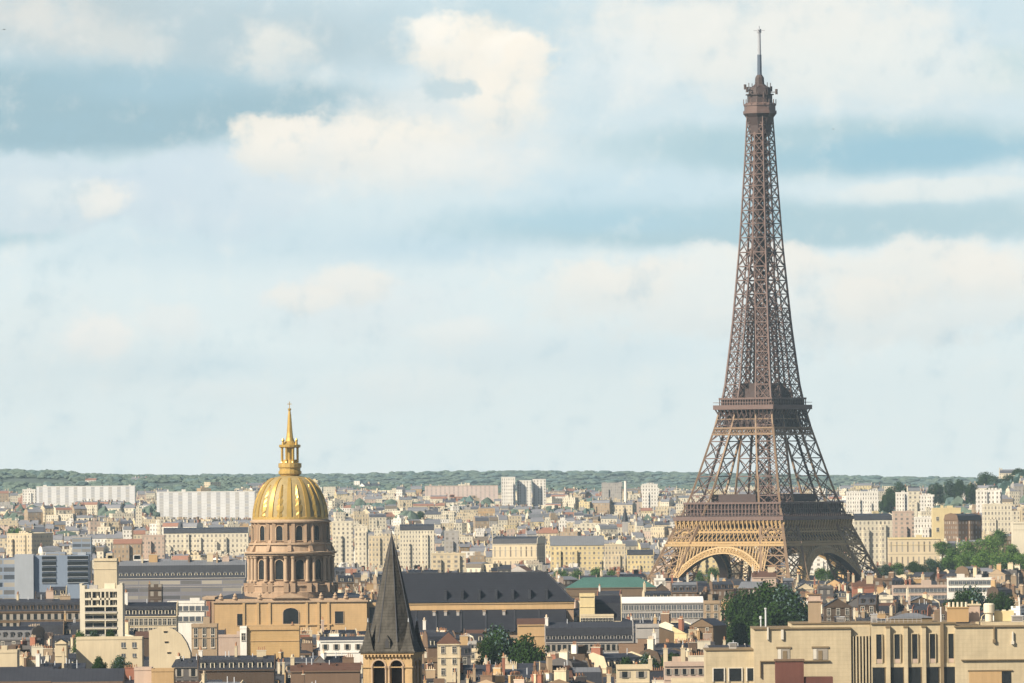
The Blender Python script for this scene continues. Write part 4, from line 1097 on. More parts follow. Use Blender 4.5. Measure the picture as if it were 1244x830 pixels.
# the pale office block
def office_grid():
    d = 2500.0
    x0, x1 = at_px(97, 149, d); xm = (x0 + x1) / 2
    root = thing('office_building', 'pale concrete office block with grid of dark windows and open balconies below', 'office building', (xm, d, 0))
    wd = x1 - x0; X = lambda px: Xp(px, d, 740) - xm; Z = lambda py: Zp(py, d, 123)
    b = MB(); b.box(-wd / 2, X(103.5), -1.2, 12, -1, Z(711), 0); b.box(X(142.5), wd / 2, -1.2, 12, -1, Z(711), 0); b.box(X(103.5), X(142.5), 0, 12, -1, Z(718), 0)
    b.box(X(103.5), X(142.5), -1.2, 12, Z(719), Z(715.5), 0); b.box(X(103.5), X(142.5), -1.2, 0, Z(729), Z(726.5), 0); b.box(X(103.5), X(142.5), -1.2, 0, Z(737.5), Z(735.5), 0)
    for px in (111.8, 122.8, 128, 133): b.box(X(px - .8), X(px + .8), -1.2, -.003, Z(735.5), Z(718.9), 0)
    b.box(X(97), X(100), -1.2, 12, Z(711), Z(708.8), 0); b.box(X(146), X(149), -1.2, 12, Z(711), Z(708.8), 0)
    b.build('wall', ['wall pale cream'], root)
    for r_, (a, c) in enumerate(((719.5, 726), (729.5, 735))):
        for px0, px1 in ((104, 107), (109, 116.5), (120, 126.5), (131, 136.5), (139, 142)):
            q = MB(); q.box(X(px0), X(px1), -.2, -.02, Z(c), Z(a), 0); q.box(X((px0 + px1) / 2) - .08, X((px0 + px1) / 2) + .08, -.3, -.2, Z(c), Z(a), 1); q.build('window', ['glass', 'frame'], root)
    for k, (a, c) in enumerate(((737.7, 744), (748, 753), (757, 763), (766, 772))):
        for px0, px1 in ((104, 112.5), (113.5, 127.2), (128.8, 136.5), (137.5, 142)):
            q = MB(); q.box(X(px0), X(px1), -.12, -.02, Z(c), Z(a), 0); q.build('window', ['glass'], root)
        q = MB(); q.box(X(103.6), X(142.4), -1.4, -.01, Z(c + 1.4), Z(c), 0); q.box(X(103.6), X(142.4), -1.45, -1.3, Z(c), Z(c - 1.4), 1); q.build('balcony', ['wall pale cream', 'wall grey'], root)
    q = MB(); q.box(X(127.3), X(128.6), -1.3, -.01, -1, Z(737.6), 0); q.build('pier', ['wall pale cream'], root)
    q = MB(); q.box(X(108), X(118), 3, 7, Z(718), Z(711), 0); q.box(X(126), X(139), 4, 8, Z(718), Z(709), 1); q.box(X(103.5), X(142.5), .05, 12, Z(718), Z(717.4), 2); q.build('roof', ['wall grey', 'wall pale cream', 'gravel'], root)
    KEEP.append((96, 150, 768, d)); sk_hero(97, 149, 711, d)
office_grid()
def office_blue():
    d = 3300.0
    x0, x1 = at_px(-30, 108, d); xm = (x0 + x1) / 2
    root = thing('office_building', 'blue grey glazed office building with pale end panel, left of the cream block', 'office building', (xm, d, 0))
    X = lambda px: Xp(px, d, 690) - xm; Z = lambda py: Zp(py, d, 50)
    b = MB(); b.box(X(41), X(108), 0, 14, -1, Z(675), 0); b.box(X(-30), X(18), 1, 14, -1, Z(678), 2); b.box(X(18), X(41), -2, 14, -1, Z(673.5), 1); b.box(X(55), X(79), 3, 11, Z(675), Z(671), 2); b.box(X(94), X(104), 3, 9, Z(675), Z(671.5), 1)
    b.build('wall', ['panel blue', 'panel grey', 'band blue'], root)
    for p0, p1 in ((51, 68), (82, 107)):
        for a, c in ((676, 680), (682.5, 687), (689.5, 694), (696.5, 701), (703.5, 708)):
            q = MB(); q.box(X(p0), X(p1), -.25, -.02, Z(c), Z(a), 0); q.box(X(p0) - .1, X(p1) + .1, -.5, -.02, Z(c + .7), Z(c), 1); q.build('window_band', ['glass', 'panel grey'], root)
    KEEP.append((-30, 110, 710, d)); sk_hero(-30, 108, 673, d)
office_blue()
N(A, 'blank cream end wall block just right of the blue grey offices', 'building', 114, 142, 678.5, 3200, 12, 'cream', 'flat', ybot=703)
N('long_building', 'long grey zinc roofed building with bands of windows left of the gold dome', 'building', 143, 298, 681, 3260, 16, 'grey', 'mansard', 7.5, ybot=709, roofm='zinc', topm='pale zinc', dormers=22, chims=7, wallmatname='band grey', cornice=True)
N(A, 'long brown building with tall dark slate mansard left of the pale office block', 'apartment building', -20, 97, 728, 2620, 13, 'dark tan', 'mansard', 4.2, ybot=752, roofm='slate', topm='zinc', dormers=13, wins=(14, 2, 1.2, 2.0), chims=4)
N(A, 'apartment building with long dark slate roof and pale dormers right of pale office block', 'apartment building', 151, 214, 732, 2560, 13, 'cream', 'mansard', 4.6, ybot=762, roofm='slate', topm='slate', dormers=8, wins=(11, 2, 1.1, 2.1), chims=1)
N('terrace_building', 'low building with white terrace bands and dark strip window beside the church', 'building', 203, 248, 730.5, 2610, 12, 'white', 'flat', ybot=750, wins=(6, 2, 5.0, 1.7, 3.6, .9), winkind='modern', cornice=False)
N(A, 'tan building with tall shadowed niche directly below the church corner', 'apartment building', 232, 263, 758, 2440, 11, 'tan', 'flat', ybot=788, wins=(3, 1, 1.0, 6, 3, .6), cornice=True)
cw_ = N('low_building', 'long low cream wall with two small square windows near its end', 'building', 92, 172, 774, 2200, 9, 'cream', 'flat', ybot=799, flatbits=False, cornice=False)
for px_ in (149.3, 162.5):
    link('window', window_mesh('modern'), cw_[0], (Xp(px_, 2200) - cw_[0].location.x, 0, Zp(787, 2200, 130)), sc=(1.25, 1, 1.5))
    link('window', window_mesh('modern'), cw_[0], (Xp(px_, 2200) - cw_[0].location.x, 0, Zp(798.5, 2200, 130)), sc=(1.1, 1, 1.0))
N('low_building', 'small cream gabled end wall beside a grey drainpipe strip', 'building', 66, 80, 776, 2190, 8, 'cream', 'endgable', 1.2, ybot=800, roofm='slate')
def round_gable():
    d = 2180.0; x0, x1 = at_px(181, 233, d); xm = (x0 + x1) / 2
    root = thing('gable_building', 'cream building end whose blank wall curves down at its right shoulder', 'building', (xm, d, 0))
    X = lambda px: Xp(px, d, 780) - xm; Z = lambda py: Zp(py, d, 207)
    pts = [(X(181), -1), (X(233), -1), (X(231), Z(793)), (X(226.5), Z(781)), (X(220), Z(771)), (X(212), Z(765)), (X(202), Z(761.5)), (X(193), Z(762.5)), (X(181), Z(766))]
    b = MB(); b.prism(pts, 'y', 0, .5, 0); b.build('wall', ['wall cream'], root)
    b = MB(); b.prism([(p[0], p[1] - .4) for p in pts], 'y', .5, 11, 0); b.build('roof', ['slate'], root)
    for px, py in ((201, 767.5), (202, 780), (205, 793)):
        q = MB(); q.box(X(px - 2), X(px + 2), -.15, -.01, Z(py + 1), Z(py - .6), 0); q.box(X(px - 2.3), X(px + 2.3), -.3, -.01, Z(py - .6), Z(py - 1), 1); q.build('window', ['glass', 'wall tan'], root)
    KEEP.append((181, 234, 796, d)); sk_hero(181, 232, 763, d)
round_gable()
N(A, 'bright cream block at the left edge with white chimney head', 'building', -12, 20, 790, 2050, 10, 'cream', 'flat', ybot=814, chims=0, cornice=False)
N('low_building', 'long dark grey metal roof at the bottom left edge of town', 'building', -30, 61, 811, 1960, 14, 'brown', 'gable', 3.6, ybot=830, roofm='zinc')
N('low_building', 'dark zinc shed roof between the dark bottom roof and the orange wall', 'building', 62, 148, 813, 1950, 14, 'brown', 'gable', 3.2, ybot=830, roofm='zinc')
N(A, 'bright orange ochre blank wall standing at the bottom of town below the curved gable', 'building', 183, 210, 812.5, 1940, 9, 'ochre', 'flat', ybot=830, flatbits=False, cornice=False)
N(A, 'dull orange brown wall left of the bright orange wall', 'building', 162, 183, 811, 1946, 9, 'pinkish', 'flat', ybot=830, flatbits=False, cornice=False)
N('blank_wall_building', 'windowless brown ashlar block in front of the domed church', 'building', 299.5, 363, 761, 2350, 9, 'ochre', 'flat', ybot=795, flatbits=False, cornice=True, wallmatname='ashlar')
N('blank_wall_building', 'narrow white stair block with one small window beside the brown ashlar block', 'building', 291, 299, 761, 2349, 7, 'white', 'flat', ybot=796, wins=(1, 1, 1.1, 2.2, 3, 1.4), flatbits=False, cornice=False)
N('low_building', 'small white house wall with low roof and one window right of the brown ashlar block', 'building', 388, 441, 774, 2330, 9, 'white', 'shed', 1.0, ybot=793, wins=(4, 1, 1.0, 1.6, 3, 1.2), roofm='zinc', winkind='shut')
N('low_building', 'dark slate roofs with pale skylight panels below the brown ashlar block', 'building', 240, 332, 797, 2110, 12, 'dark brown', 'mansard', 3.8, ybot=822, roofm='slate', dormers=8, chims=3)
N('low_building', 'brown blank building with tiled roof beside the stone bell tower', 'building', 352, 436, 806, 2080, 12, 'brown', 'gable', 2.0, ybot=830, roofm='tile', chims=2)
N('gable_building', 'orange yellow gable wall sticking up beside the small dark tree', 'building', 628, 661, 752, 2460, 9, 'ochre', 'shed', 1.8, ybot=781, roofm='tile')
N('pavilion', 'square cream stone pavilion tower in front of the slate nave end', 'pavilion', 704, 722, 721, 2560, 7, 'yellow', 'flat', ybot=748, cornice=True, flatbits=False)
N('long_building', 'steep slate roof adjoining the square cream pavilion tower', 'building', 722.5, 754, 724, 2566, 10, 'cream', 'mansard', 8.5, ybot=746, roofm='slate', topm='slate')
N('long_building', 'balustraded wing of cream piers under the square pavilion tower', 'building', 705, 745, 746.5, 2540, 6, 'cream', 'flat', ybot=757, wins=(10, 1, 1.0, 2.0, 3, .5), flatbits=False, cornice=False)
N('long_building', 'wide dark slate roofed range with small dormers right of the orange gable', 'building', 662, 768, 756, 2480, 14, 'grey', 'mansard', 6.4, ybot=790, roofm='slate', topm='zinc', dormers=15, wins=(16, 1, 1.2, 2), chims=1)
N('long_building', 'low building under a long green copper roof', 'building', 688, 797, 701.5, 3420, 16, 'dark tan', 'hip', 4.6, ybot=715, roofm='copper green')
N('long_building', 'flat white roofed hall with dark glazing beneath', 'building', 750, 854, 725.5, 2900, 13, 'grey', 'shed', 2.2, ybot=745, roofm='white roof', wins=(16, 2, 1.6, 1.8), winkind='modern')
N(A, 'tan side block attached to the right end of the white roofed hall', 'building', 855, 874, 730, 2880, 10, 'tan', 'flat', ybot=748, wins=(2, 2, 1.2, 2))
N('low_building', 'pale grey concrete box with rounded edge below the white roofed hall', 'building', 772, 800, 758.5, 2500, 8, 'grey', 'flat', ybot=776, flatbits=False)
N(A, 'salmon cream low block left of the cream hall wing', 'building', 806, 855, 804, 1905, 8, 'pinkish', 'flat', ybot=820, roofm='tile', flatbits=True, chims=3, wins=(5, 1, .9, 1.5, 3, 1.0), winkind='shut')
N('low_building', 'long cream parapet in front of the salmon block', 'building', 815, 912, 824, 1880, 8, 'cream', 'flat', ybot=830, flatbits=False)
N(A, 'two tone cream block with flat roof below the dark ground of trees', 'building', 748, 788, 808, 1960, 8, 'cream', 'flat', ybot=824, flatbits=False, wins=(2, 1, 1.4, 1.6))
N(A, 'long white apartment block with bands of windows beyond the cream hall', 'apartment building', 1085, 1150, 711, 3400, 12, 'pinkish', 'flat', ybot=722, wins=(14, 2, 1.7, 1.6, 3.1, .8), winkind='modern')
N(A, 'pinkish white apartment terrace left of and above the right dark tree', 'apartment building', 1152, 1206, 702, 3560, 12, 'white', 'flat', ybot=714, wins=(11, 2, 1.8, 1.6, 3.1, .8), winkind='modern')
N(A, 'red tiled roof building at the right foot of the iron tower', 'apartment building', 1036, 1062, 705, 3480, 12, 'brick red', 'gable', 3.0, ybot=718, roofm='tile', chims=2)
N(A, 'tall pinkish house with brick red roof below the iron tower near leg', 'apartment building', 914, 943, 694, 3800, 12, 'pinkish', 'gable', 3.0, ybot=704, roofm='tile', chims=2)

# farther, beyond the church and the tower
L = dict(far=True, cornice=False)
N('long_building', 'long cream stone building with regular windows left of the gold dome', 'building', 199, 302, 641, 5450, 18, 'pale cream', 'mansard', 4, ybot=672, roofm='zinc', **L)
N(A, 'cream corner house with brown shaded flank at the far left', 'apartment building', 7, 41, 648, 5000, 30, 'cream', 'flat', ybot=676, yaw=-24, **L)
N('office_building', 'white framed block with dark glazed front behind blue grey offices', 'office building', 88, 111, 652, 4850, 12, 'grey', 'flat', ybot=676, wallmatname='band blue', cornice=False)
N('long_building', 'tan apartment range with tiled roof behind the long grey zinc roof', 'building', 138, 172, 655, 4700, 14, 'tan', 'gable', 3, ybot=678, roofm='far tile', **L)
N('long_building', 'pinkish cream range left of the long cream stone building', 'building', 172, 200, 650, 4760, 14, 'pinkish', 'flat', ybot=678, **L)
N(A, 'tall cream apartment house right beside the church drum', 'apartment building', 404, 429, 633, 5000, 16, 'pale cream', 'flat', ybot=688, **L)
N(A, 'cream apartment house with square windows second right of the church drum', 'apartment building', 431, 447, 639, 5050, 16, 'pale cream', 'flat', ybot=680, **L)
N(A, 'wide plain cream house right behind the spire tip', 'apartment building', 448, 482, 651, 4950, 18, 'cream', 'flat', ybot=692, **L)
N(A, 'broad cream stepped apartment house right of the spire tip', 'apartment building', 486, 528, 637, 5200, 20, 'pale cream', 'mansard', 4, ybot=690, roofm='zinc', **L)
N(A, 'grey faced tall narrow house with dark side between cream houses', 'apartment building', 540, 558, 645, 5100, 16, 'grey', 'flat', ybot=669, **L)
N(A, 'long cream range with a row of dark windows above the slate nave', 'apartment building', 524, 566, 672, 4500, 14, 'cream', 'flat', ybot=690, **L)
N('palace', 'colonnaded cream palace front with grey attic roof above the nave', 'palace', 598, 653, 652, 4700, 30, 'pale cream', 'mansard', 4.5, ybot=684, roofm='zinc', wallmatname='order', cornice=True, yaw=-10)
N('long_building', 'yellowish walled range under a long pale grey roof right of the palace', 'building', 669, 734, 651, 4650, 18, 'yellow', 'gable', 6, ybot=688, roofm='pale zinc', **L)
N(A, 'cream houses row end beside the left foot of the iron tower', 'apartment building', 735, 760, 661, 4600, 15, 'cream', 'flat', ybot=692, **L)
N(A, 'pale low apartment house touching the left foot of the iron tower', 'apartment building', 762, 794, 668, 4550, 15, 'yellow', 'mansard', 3, ybot=694, roofm='zinc', **L)
N(A, 'pale house with windows seen through the left arch of the iron tower', 'apartment building', 842, 882, 672, 4600, 15, 'yellow', 'flat', ybot=697, **L)
N(A, 'white house seen through the right arch of the iron tower', 'apartment building', 958, 1000, 676, 4600, 15, 'white', 'flat', ybot=696, **L)
N(A, 'large pale cream apartment house right of the iron tower', 'apartment building', 1038, 1085, 624, 4750, 20, 'pale cream', 'mansard', 4, ybot=686, roofm='zinc', yaw=8, **L)
N(A, 'tall pinkish house with deep dark window slots right of the tower', 'apartment building', 1086, 1111, 621, 4800, 16, 'pinkish', 'flat', ybot=655, **L)
N(A, 'low yellow palace wing with columns above the park trees', 'building', 1080, 1142, 653, 4550, 14, 'yellow', 'flat', ybot=678, wallmatname='order', cornice=True)
N(A, 'pale stepped house between the slotted house and the yellow block', 'apartment building', 1112, 1134, 628, 4900, 16, 'white', 'flat', ybot=654, **L)
N(A, 'plain yellow block with few windows high above park trees', 'apartment building', 1134, 1168, 617, 4850, 16, 'yellow', 'flat', ybot=640, cornice=False, wins=(3, 2, 1.5, 2.4, 7, 5))
N(A, 'grey brown shaded block right of the plain yellow block', 'apartment building', 1162, 1196, 624, 4700, 16, 'brown', 'mansard', 4, ybot=655, roofm='slate', yaw=30, **L)
N(A, 'cream banded apartment house above the park at right', 'apartment building', 1196, 1230, 612, 4800, 18, 'pale cream', 'flat', ybot=648, **L)
N(A, 'white roof house standing high on the right hillside', 'apartment building', 1188, 1218, 595, 5600, 16, 'white', 'flat', ybot=606, **L)
N('pylon_building', 'bright cream square pier with dark side at the right edge above park trees', 'building', 1231, 1262, 634, 4480, 14, 'pale cream', 'flat', ybot=668, cornice=True, flatbits=False)
N('long_building', 'long white flat hall on the rise right of the iron tower', 'building', 1030, 1068, 597, 6500, 20, 'white', 'flat', ybot=615, **L)
N(A, 'low white house at the left of three stepped hill houses right of the tower', 'apartment building', 1090, 1104, 598, 6380, 16, 'white', 'flat', ybot=616, **L)
N(A, 'tallest of three stepped white hill houses right of the tower', 'apartment building', 1104, 1119, 591, 6460, 16, 'pale cream', 'mansard', 4, ybot=616, roofm='pale zinc', **L)
N(A, 'right hand one of three stepped white hill houses right of the tower', 'apartment building', 1120, 1136, 601, 6340, 16, 'white', 'flat', ybot=618, **L)
N('slab_block', 'wide white slab of flats far behind the domed church at left', 'tower block', 191, 311, 597, 7600, 16, 'white', 'flat', ybot=630, wallmatname='slab white', cornice=False)
N('slab_block', 'long low white housing slab under the wooded hill at left', 'tower block', 45, 165, 590.5, 8300, 16, 'white', 'flat', ybot=608, wallmatname='slab white', cornice=False)
N('slab_block', 'small white block at the left end of the low housing slab', 'tower block', 28, 44, 594.5, 8250, 14, 'white', 'flat', ybot=602, **L)
N('tower_block', 'leftmost and tallest of three white tower blocks on the far horizon', 'tower block', 610, 627, 579.5, 8000, 14, 'white', 'flat', ybot=598, group='three far white tower blocks', flatbits=False, **L)
N('tower_block', 'middle and shortest of three white tower blocks on the far horizon', 'tower block', 629, 646.5, 583.5, 8010, 14, 'white', 'flat', ybot=598, group='three far white tower blocks', flatbits=False, **L)
N('tower_block', 'rightmost of three white tower blocks on the far horizon', 'tower block', 648, 664, 582, 8020, 14, 'white', 'flat', ybot=598, group='three far white tower blocks', flatbits=False, **L)
N('slab_block', 'long pinkish white slab of flats left of the three white tower blocks', 'tower block', 517, 606, 590, 8500, 14, 'pinkish', 'flat', ybot=599, wallmatname='slab pink', cornice=False)
N('tower_block', 'hazy grey block on the horizon left of the thin white chimney', 'tower block', 732, 757, 586.5, 8100, 14, 'grey', 'flat', ybot=597, **L)
N('tower_block', 'white block right of the thin white chimney, left of the iron tower', 'tower block', 781, 800, 588, 7800, 14, 'white', 'flat', ybot=600, **L)
def white_chimney():
    d = 7500.0; p = P(760, 600, d); r = thing('chimney_stack', 'tall thin white industrial chimney on the far horizon', 'chimney', (p.x, d, 30)); b = MB()
    b.lathe([(1.7, 0), (1.3, P(760, 584.5, d).z - 30)], 12, 0); b.build('shaft', ['wall white'], r)
    d = 7800.0; p = P(107.5, 600, d); r = thing('chimney_stack', 'short white chimney in front of the far wooded slope at left', 'chimney', (p.x, d, 30)); b = MB()
    b.lathe([(1.5, 0), (1.3, P(107.5, 606, d).z - 30)], 12, 0); b.build('shaft', ['wall white'], r)
    d = 6000.0; p = P(759.5, 640, d); r = thing('steeple', 'dark pointed church steeple below the thin white chimney', 'church tower', (p.x, d, 20)); b = MB(); zt = P(759, 614, d).z - 20
    b.box(-2.4, 2.4, -2.4, 2.4, 0, P(759, 634, d).z - 20, 0); b.build('wall', ['wall grey'], r)
    b = MB(); b.lathe([(2.7, P(759, 634, d).z - 20), (2.0, P(759, 629, d).z - 20), (.1, zt)], 8, 0); b.build('spire', ['slate'], r)
white_chimney()

# ------------------------------------------------------------------ trees
def tree_meshes(seed, leafs, cols, shape):
    rg = random.Random(seed)
    lobes = []
    for k in range(shape):
        a = rg.uniform(0, 6.283); rr = rg.uniform(.12, .34); z = rg.uniform(.25, .80)
        rr *= 1.15 - .75 * max(0, z - .45)
        lobes.append((Vector((rr * math.cos(a), rr * math.sin(a), z)), rg.uniform(.13, .24)))
    lobes.append((Vector((0, 0, .55)), .27)); lobes.append((Vector((rg.uniform(-.1, .1), 0, .80)), .17))
    if leafs > 2000: lobes = [(c, r * 1.22) for c, r in lobes] + [(Vector((0, 0, .5)), .36)]
    b = MB()
    for _ in range(leafs):
        c, r = rg.choice(lobes)
        v = Vector((rg.gauss(0, 1), rg.gauss(0, 1), rg.gauss(0, 1))).normalized()
        p = c + Vector((v.x * r, v.y * r, v.z * r * .85)) * (rg.random() ** .33) * rg.uniform(.86, 1.12)
        n = (v + Vector((rg.gauss(0, .6), rg.gauss(0, .6), rg.gauss(0, .6)))).normalized()
        t1 = n.cross(Vector((rg.random(), rg.random(), 1.1))).normalized(); t2 = n.cross(t1)
        s = rg.uniform(.012, .028)
        b.face([p + t1 * s, p + t2 * s * .8, p - t1 * s, p - t2 * s * .8], rg.choices((0, 1), (.7, .3))[0])
    crown = b.mesh('crown', cols)
    b = MB(); b.lathe([(.045, -.06), (.032, .12), (.024, .40), (.010, .75)], 8, 0)
    for c, r in lobes:
        b.beam((0, 0, max(.12, c.z - .28)), c, .024, 0, .008)
    return crown, b.mesh('trunk', ['bark'])
TM = {'dark': [tree_meshes(10 + k, 8000, ['leaf dark', 'leaf dark'], 13) for k in range(2)] + [tree_meshes(14, 8000, ['leaf dark', 'leaf teal haze'], 12)],
      'mid': [tree_meshes(20 + k, 4500, ['leaf mid', 'leaf dark'], 10) for k in range(3)],
      'light': [tree_meshes(30 + k, 4500, ['leaf mid', 'leaf light'], 10) for k in range(3)]}
tree_n = 0
def tree(px, ytop, wpx, d, kindname, label, group=None, ybot=None, hm=None):
    """a tree whose crown spans wpx picture units with its top at ytop"""
    global tree_n
    p = P(px, ytop, d); gb = gz_at(p.x, d); wd = wpx * d / F
    hgt = hm or max(wd * .95, min(p.z - gb, wd * 1.6))
    r = thing('tree', label, 'tree', (p.x, d, p.z - hgt), random.uniform(0, 6.28), group)
    cm, tm = TM[kindname][tree_n % 3]; tree_n += 1
    sw = wd / .92
    link('crown', cm, r, sc=(sw, sw, hgt / .99)); 
    tr = link('trunk', tm, r, sc=(sw * .8, sw * .8, hgt))
    below = p.z - hgt - gb
    if below > 1:       # the bole down to the ground
        b = MB(); b.lathe([(wd * .045, -below - 1), (wd * .036, hgt * .1)], 8, 0); b.build('bole', ['bark'], r)
    if ybot: KEEP.append((px - wpx / 2 + 2, px + wpx / 2 - 2, ybot, d))
    sk_hero(px - wpx * .38, px + wpx * .38, ytop + wpx * .12, d)
for a in [
    (930, 702, 84, 3000, 'dark', 'tallest of the big dark trees behind the cream hall', None, 762),
    (908, 713, 56, 2950, 'dark', 'left shoulder tree of the big dark clump behind the cream hall', None, 776),
    (958, 709, 62, 2990, 'dark', 'right shoulder tree of the big dark clump, beside the tan chimney', None, 752),
    (906, 738, 48, 2900, 'dark', 'lower front tree of the big dark clump above the low cream wing', None, 780),
    (938, 728, 82, 2880, 'dark', 'broad front tree of the big dark clump behind the grey vent pipe', None, 760),
    (611, 758, 62, 2420, 'dark', 'round dark tree in front of the slate nave', None, 800),
    (642, 768, 54, 2400, 'dark', 'smaller dark tree under the orange gable wall', None, 802),
    (592, 772, 34, 2390, 'dark', 'low dark tree nearest the bell tower', None, 802),
    (1188, 710, 66, 3150, 'dark', 'wide dark tree behind the stack with pale pots', None, 738),
    (1164, 716, 36, 3120, 'dark', 'left neighbour of the wide dark tree above the cream hall', None, 733),
    (1213, 717, 34, 3130, 'dark', 'small dark tree right of the wide dark tree', None, 738),
    (786, 792, 34, 2180, 'dark', 'low dark garden tree above the two tone cream block', None, 808),
    (760, 796, 36, 2190, 'dark', 'flat topped garden tree left of the salmon block', None, 808),
    (815, 792, 26, 2200, 'dark', 'little dark tree beside the salmon cream block', None, 803),
    (112, 764, 22, 2330, 'dark', 'small dark tree over the low blank cream wall', None, 774),
    (134, 763, 26, 2330, 'dark', 'bushy dark tree at the foot of the pale office block', None, 775),
    (96, 766, 20, 2320, 'mid', 'small green tree left of the pale office block', None, 776),
    (148, 795, 26, 2120, 'dark', 'dark bush in front of the low blank cream wall', None, 801),
    (120, 796, 22, 2110, 'dark', 'second dark bush in front of the low cream wall near its joint', None, 801),
]: tree(*a)
for i, (px, yt, wpx, d, kd) in enumerate([
    (1156, 664, 34, 4420, 'mid'), (1178, 655, 36, 4450, 'light'), (1202, 650, 38, 4480, 'light'), (1226, 660, 34, 4400, 'light'), (1150, 676, 28, 4380, 'mid'),
    (1172, 672, 34, 4370, 'light'), (1196, 668, 36, 4360, 'light'), (1220, 675, 34, 4340, 'mid'), (1243, 672, 34, 4350, 'light'), (1212, 643, 28, 4560, 'mid'),
    (1132, 678, 26, 4360, 'dark'), (1112, 681, 24, 4350, 'dark'), (1092, 683, 22, 4340, 'mid'), (1074, 685, 20, 4330, 'dark'), (1145, 657, 24, 4520, 'mid'), (1258, 655, 34, 4450, 'mid')]):
    where = ['left flank of the park slope', 'upper middle of the park slope', 'crest of the park slope', 'right part of the park slope', 'left edge of the park slope, lower down',
             'sunlit middle of the park slope', 'brightest part of the park slope', 'lower right of the park slope', 'far right edge of the park slope', 'top of the park under the banded house',
             'foot of the yellow palace wing', 'middle of the palace front', 'left end of the yellow palace wing', 'right foot of the iron tower', 'upper left of the park under the grey brown block', 'right border under the square pier'][i]
    tree(px, yt, wpx, d, kd, ('sunny pale green tree at the ' if kd == 'light' else 'leafy green tree at the ' if kd == 'mid' else 'dark green tree at the ') + where, 'trees of the park slope', yt + 14, (wpx * d / F) * random.uniform(.85, 1.05))
for px, yt, wpx, d, kd, lb in [(866, 688, 20, 4250, 'mid', 'small green tree under the left arch of the iron tower'), (850, 692, 16, 4240, 'mid', 'low green tree left under the tower arch'), (1016, 686, 22, 4260, 'dark', 'dark tree under the right arch of the iron tower'),
    (998, 689, 18, 4250, 'mid', 'green tree between near leg and right arch of the tower'), (722, 688, 24, 4300, 'mid', 'green tree in front of the pale houses left of the tower'), (702, 691, 20, 4300, 'mid', 'green tree above the left part of the copper roof'), (681, 691, 22, 4300, 'mid', 'small green tree above the right end of the slate nave'),
    (742, 691, 18, 4300, 'mid', 'lower green tree above the middle of the copper roof'), (511, 620, 14, 6900, 'dark', 'lone dark tree on the skyline of cream houses right of the spire'),
    (20, 640, 22, 5600, 'mid', 'green tree behind the brown flanked corner house'), (33, 644, 18, 5600, 'mid', 'green tree right behind the corner house at far left')    ] + [(px, yt, wpx, dd, 'dark', lb) for px, yt, wpx, dd, lb in [
    (1196, 572, 22, 7700, 'tall dark tree on the right skyline just left of a house'), (1210, 577, 18, 7650, 'rounded dark tree on the right skyline below the tall one'), (1238, 568, 26, 7800, 'highest dark tree at the far right end of the skyline'), (1226, 576, 18, 7700, 'small dark tree between the two tallest skyline trees at right'),
    (1150, 582, 24, 7300, 'broad dark tree on the hill above the plain yellow block'), (1164, 581, 20, 7300, 'dark tree beside the broad one on the right hill'), (1136, 586, 18, 7200, 'lower dark tree at the left end of the right hill row'), (1094, 584, 20, 6900, 'lone dark tree on the skyline right of the iron tower'),
    (1084, 590, 24, 6800, 'dark tree lower left of the lone skyline tree'), (1180, 586, 22, 7300, 'dark tree behind the white roof house on the hill'), (1206, 590, 24, 7300, 'dark tree right of the white roof house on the hill'), (1076, 600, 22, 6700, 'dark tree beside the long white flat hall')]]:
    tree(px, yt, wpx, d, kd, lb, None, yt + 10 if d > 6000 else yt + 6)

# ------------------------------------------------------------------ the rest of the town, near to far
def allowed(px0, px1, d):
    y = -1e9
    for a, b, yb, kd in KEEP:
        if kd > d and a < px1 and b > px0: y = max(y, yb)
    return y
rg = random.Random(5)
specs = []
d = 1935.0; row = 0
while d < 4300:
    px = -360 + rg.uniform(0, 30)
    while px < 1620:
        ncl = rg.randint(2, 5); yaw = rg.choice([0, 0, rg.uniform(-28, 28), rg.uniform(-14, 14), rg.uniform(35, 55)])
        hz_ = rg.uniform(20, 26); dj = d * rg.uniform(.985, 1.02)
        for _ in range(ncl):
            wd = rg.uniform(4.5, 11) if rg.random() < .85 else rg.uniform(11, 18); wp = wd * F / dj
            specs.append((dj + rg.uniform(-4, 4), px + wp / 2, wd, max(14, hz_ + rg.uniform(-3, 3)), yaw, row))
            px += wp * (1 if abs(yaw) < 30 else .75) + rg.uniform(0, .4)
        px += rg.choice([0, 3, 8, 14]) * F / dj * .5
    d *= 1.0165; row += 1
specs.sort()
HERO_SK.sort(key=lambda q: q[3])
NEAR = []
STUFF = []
hi = 0
MAXN = 560
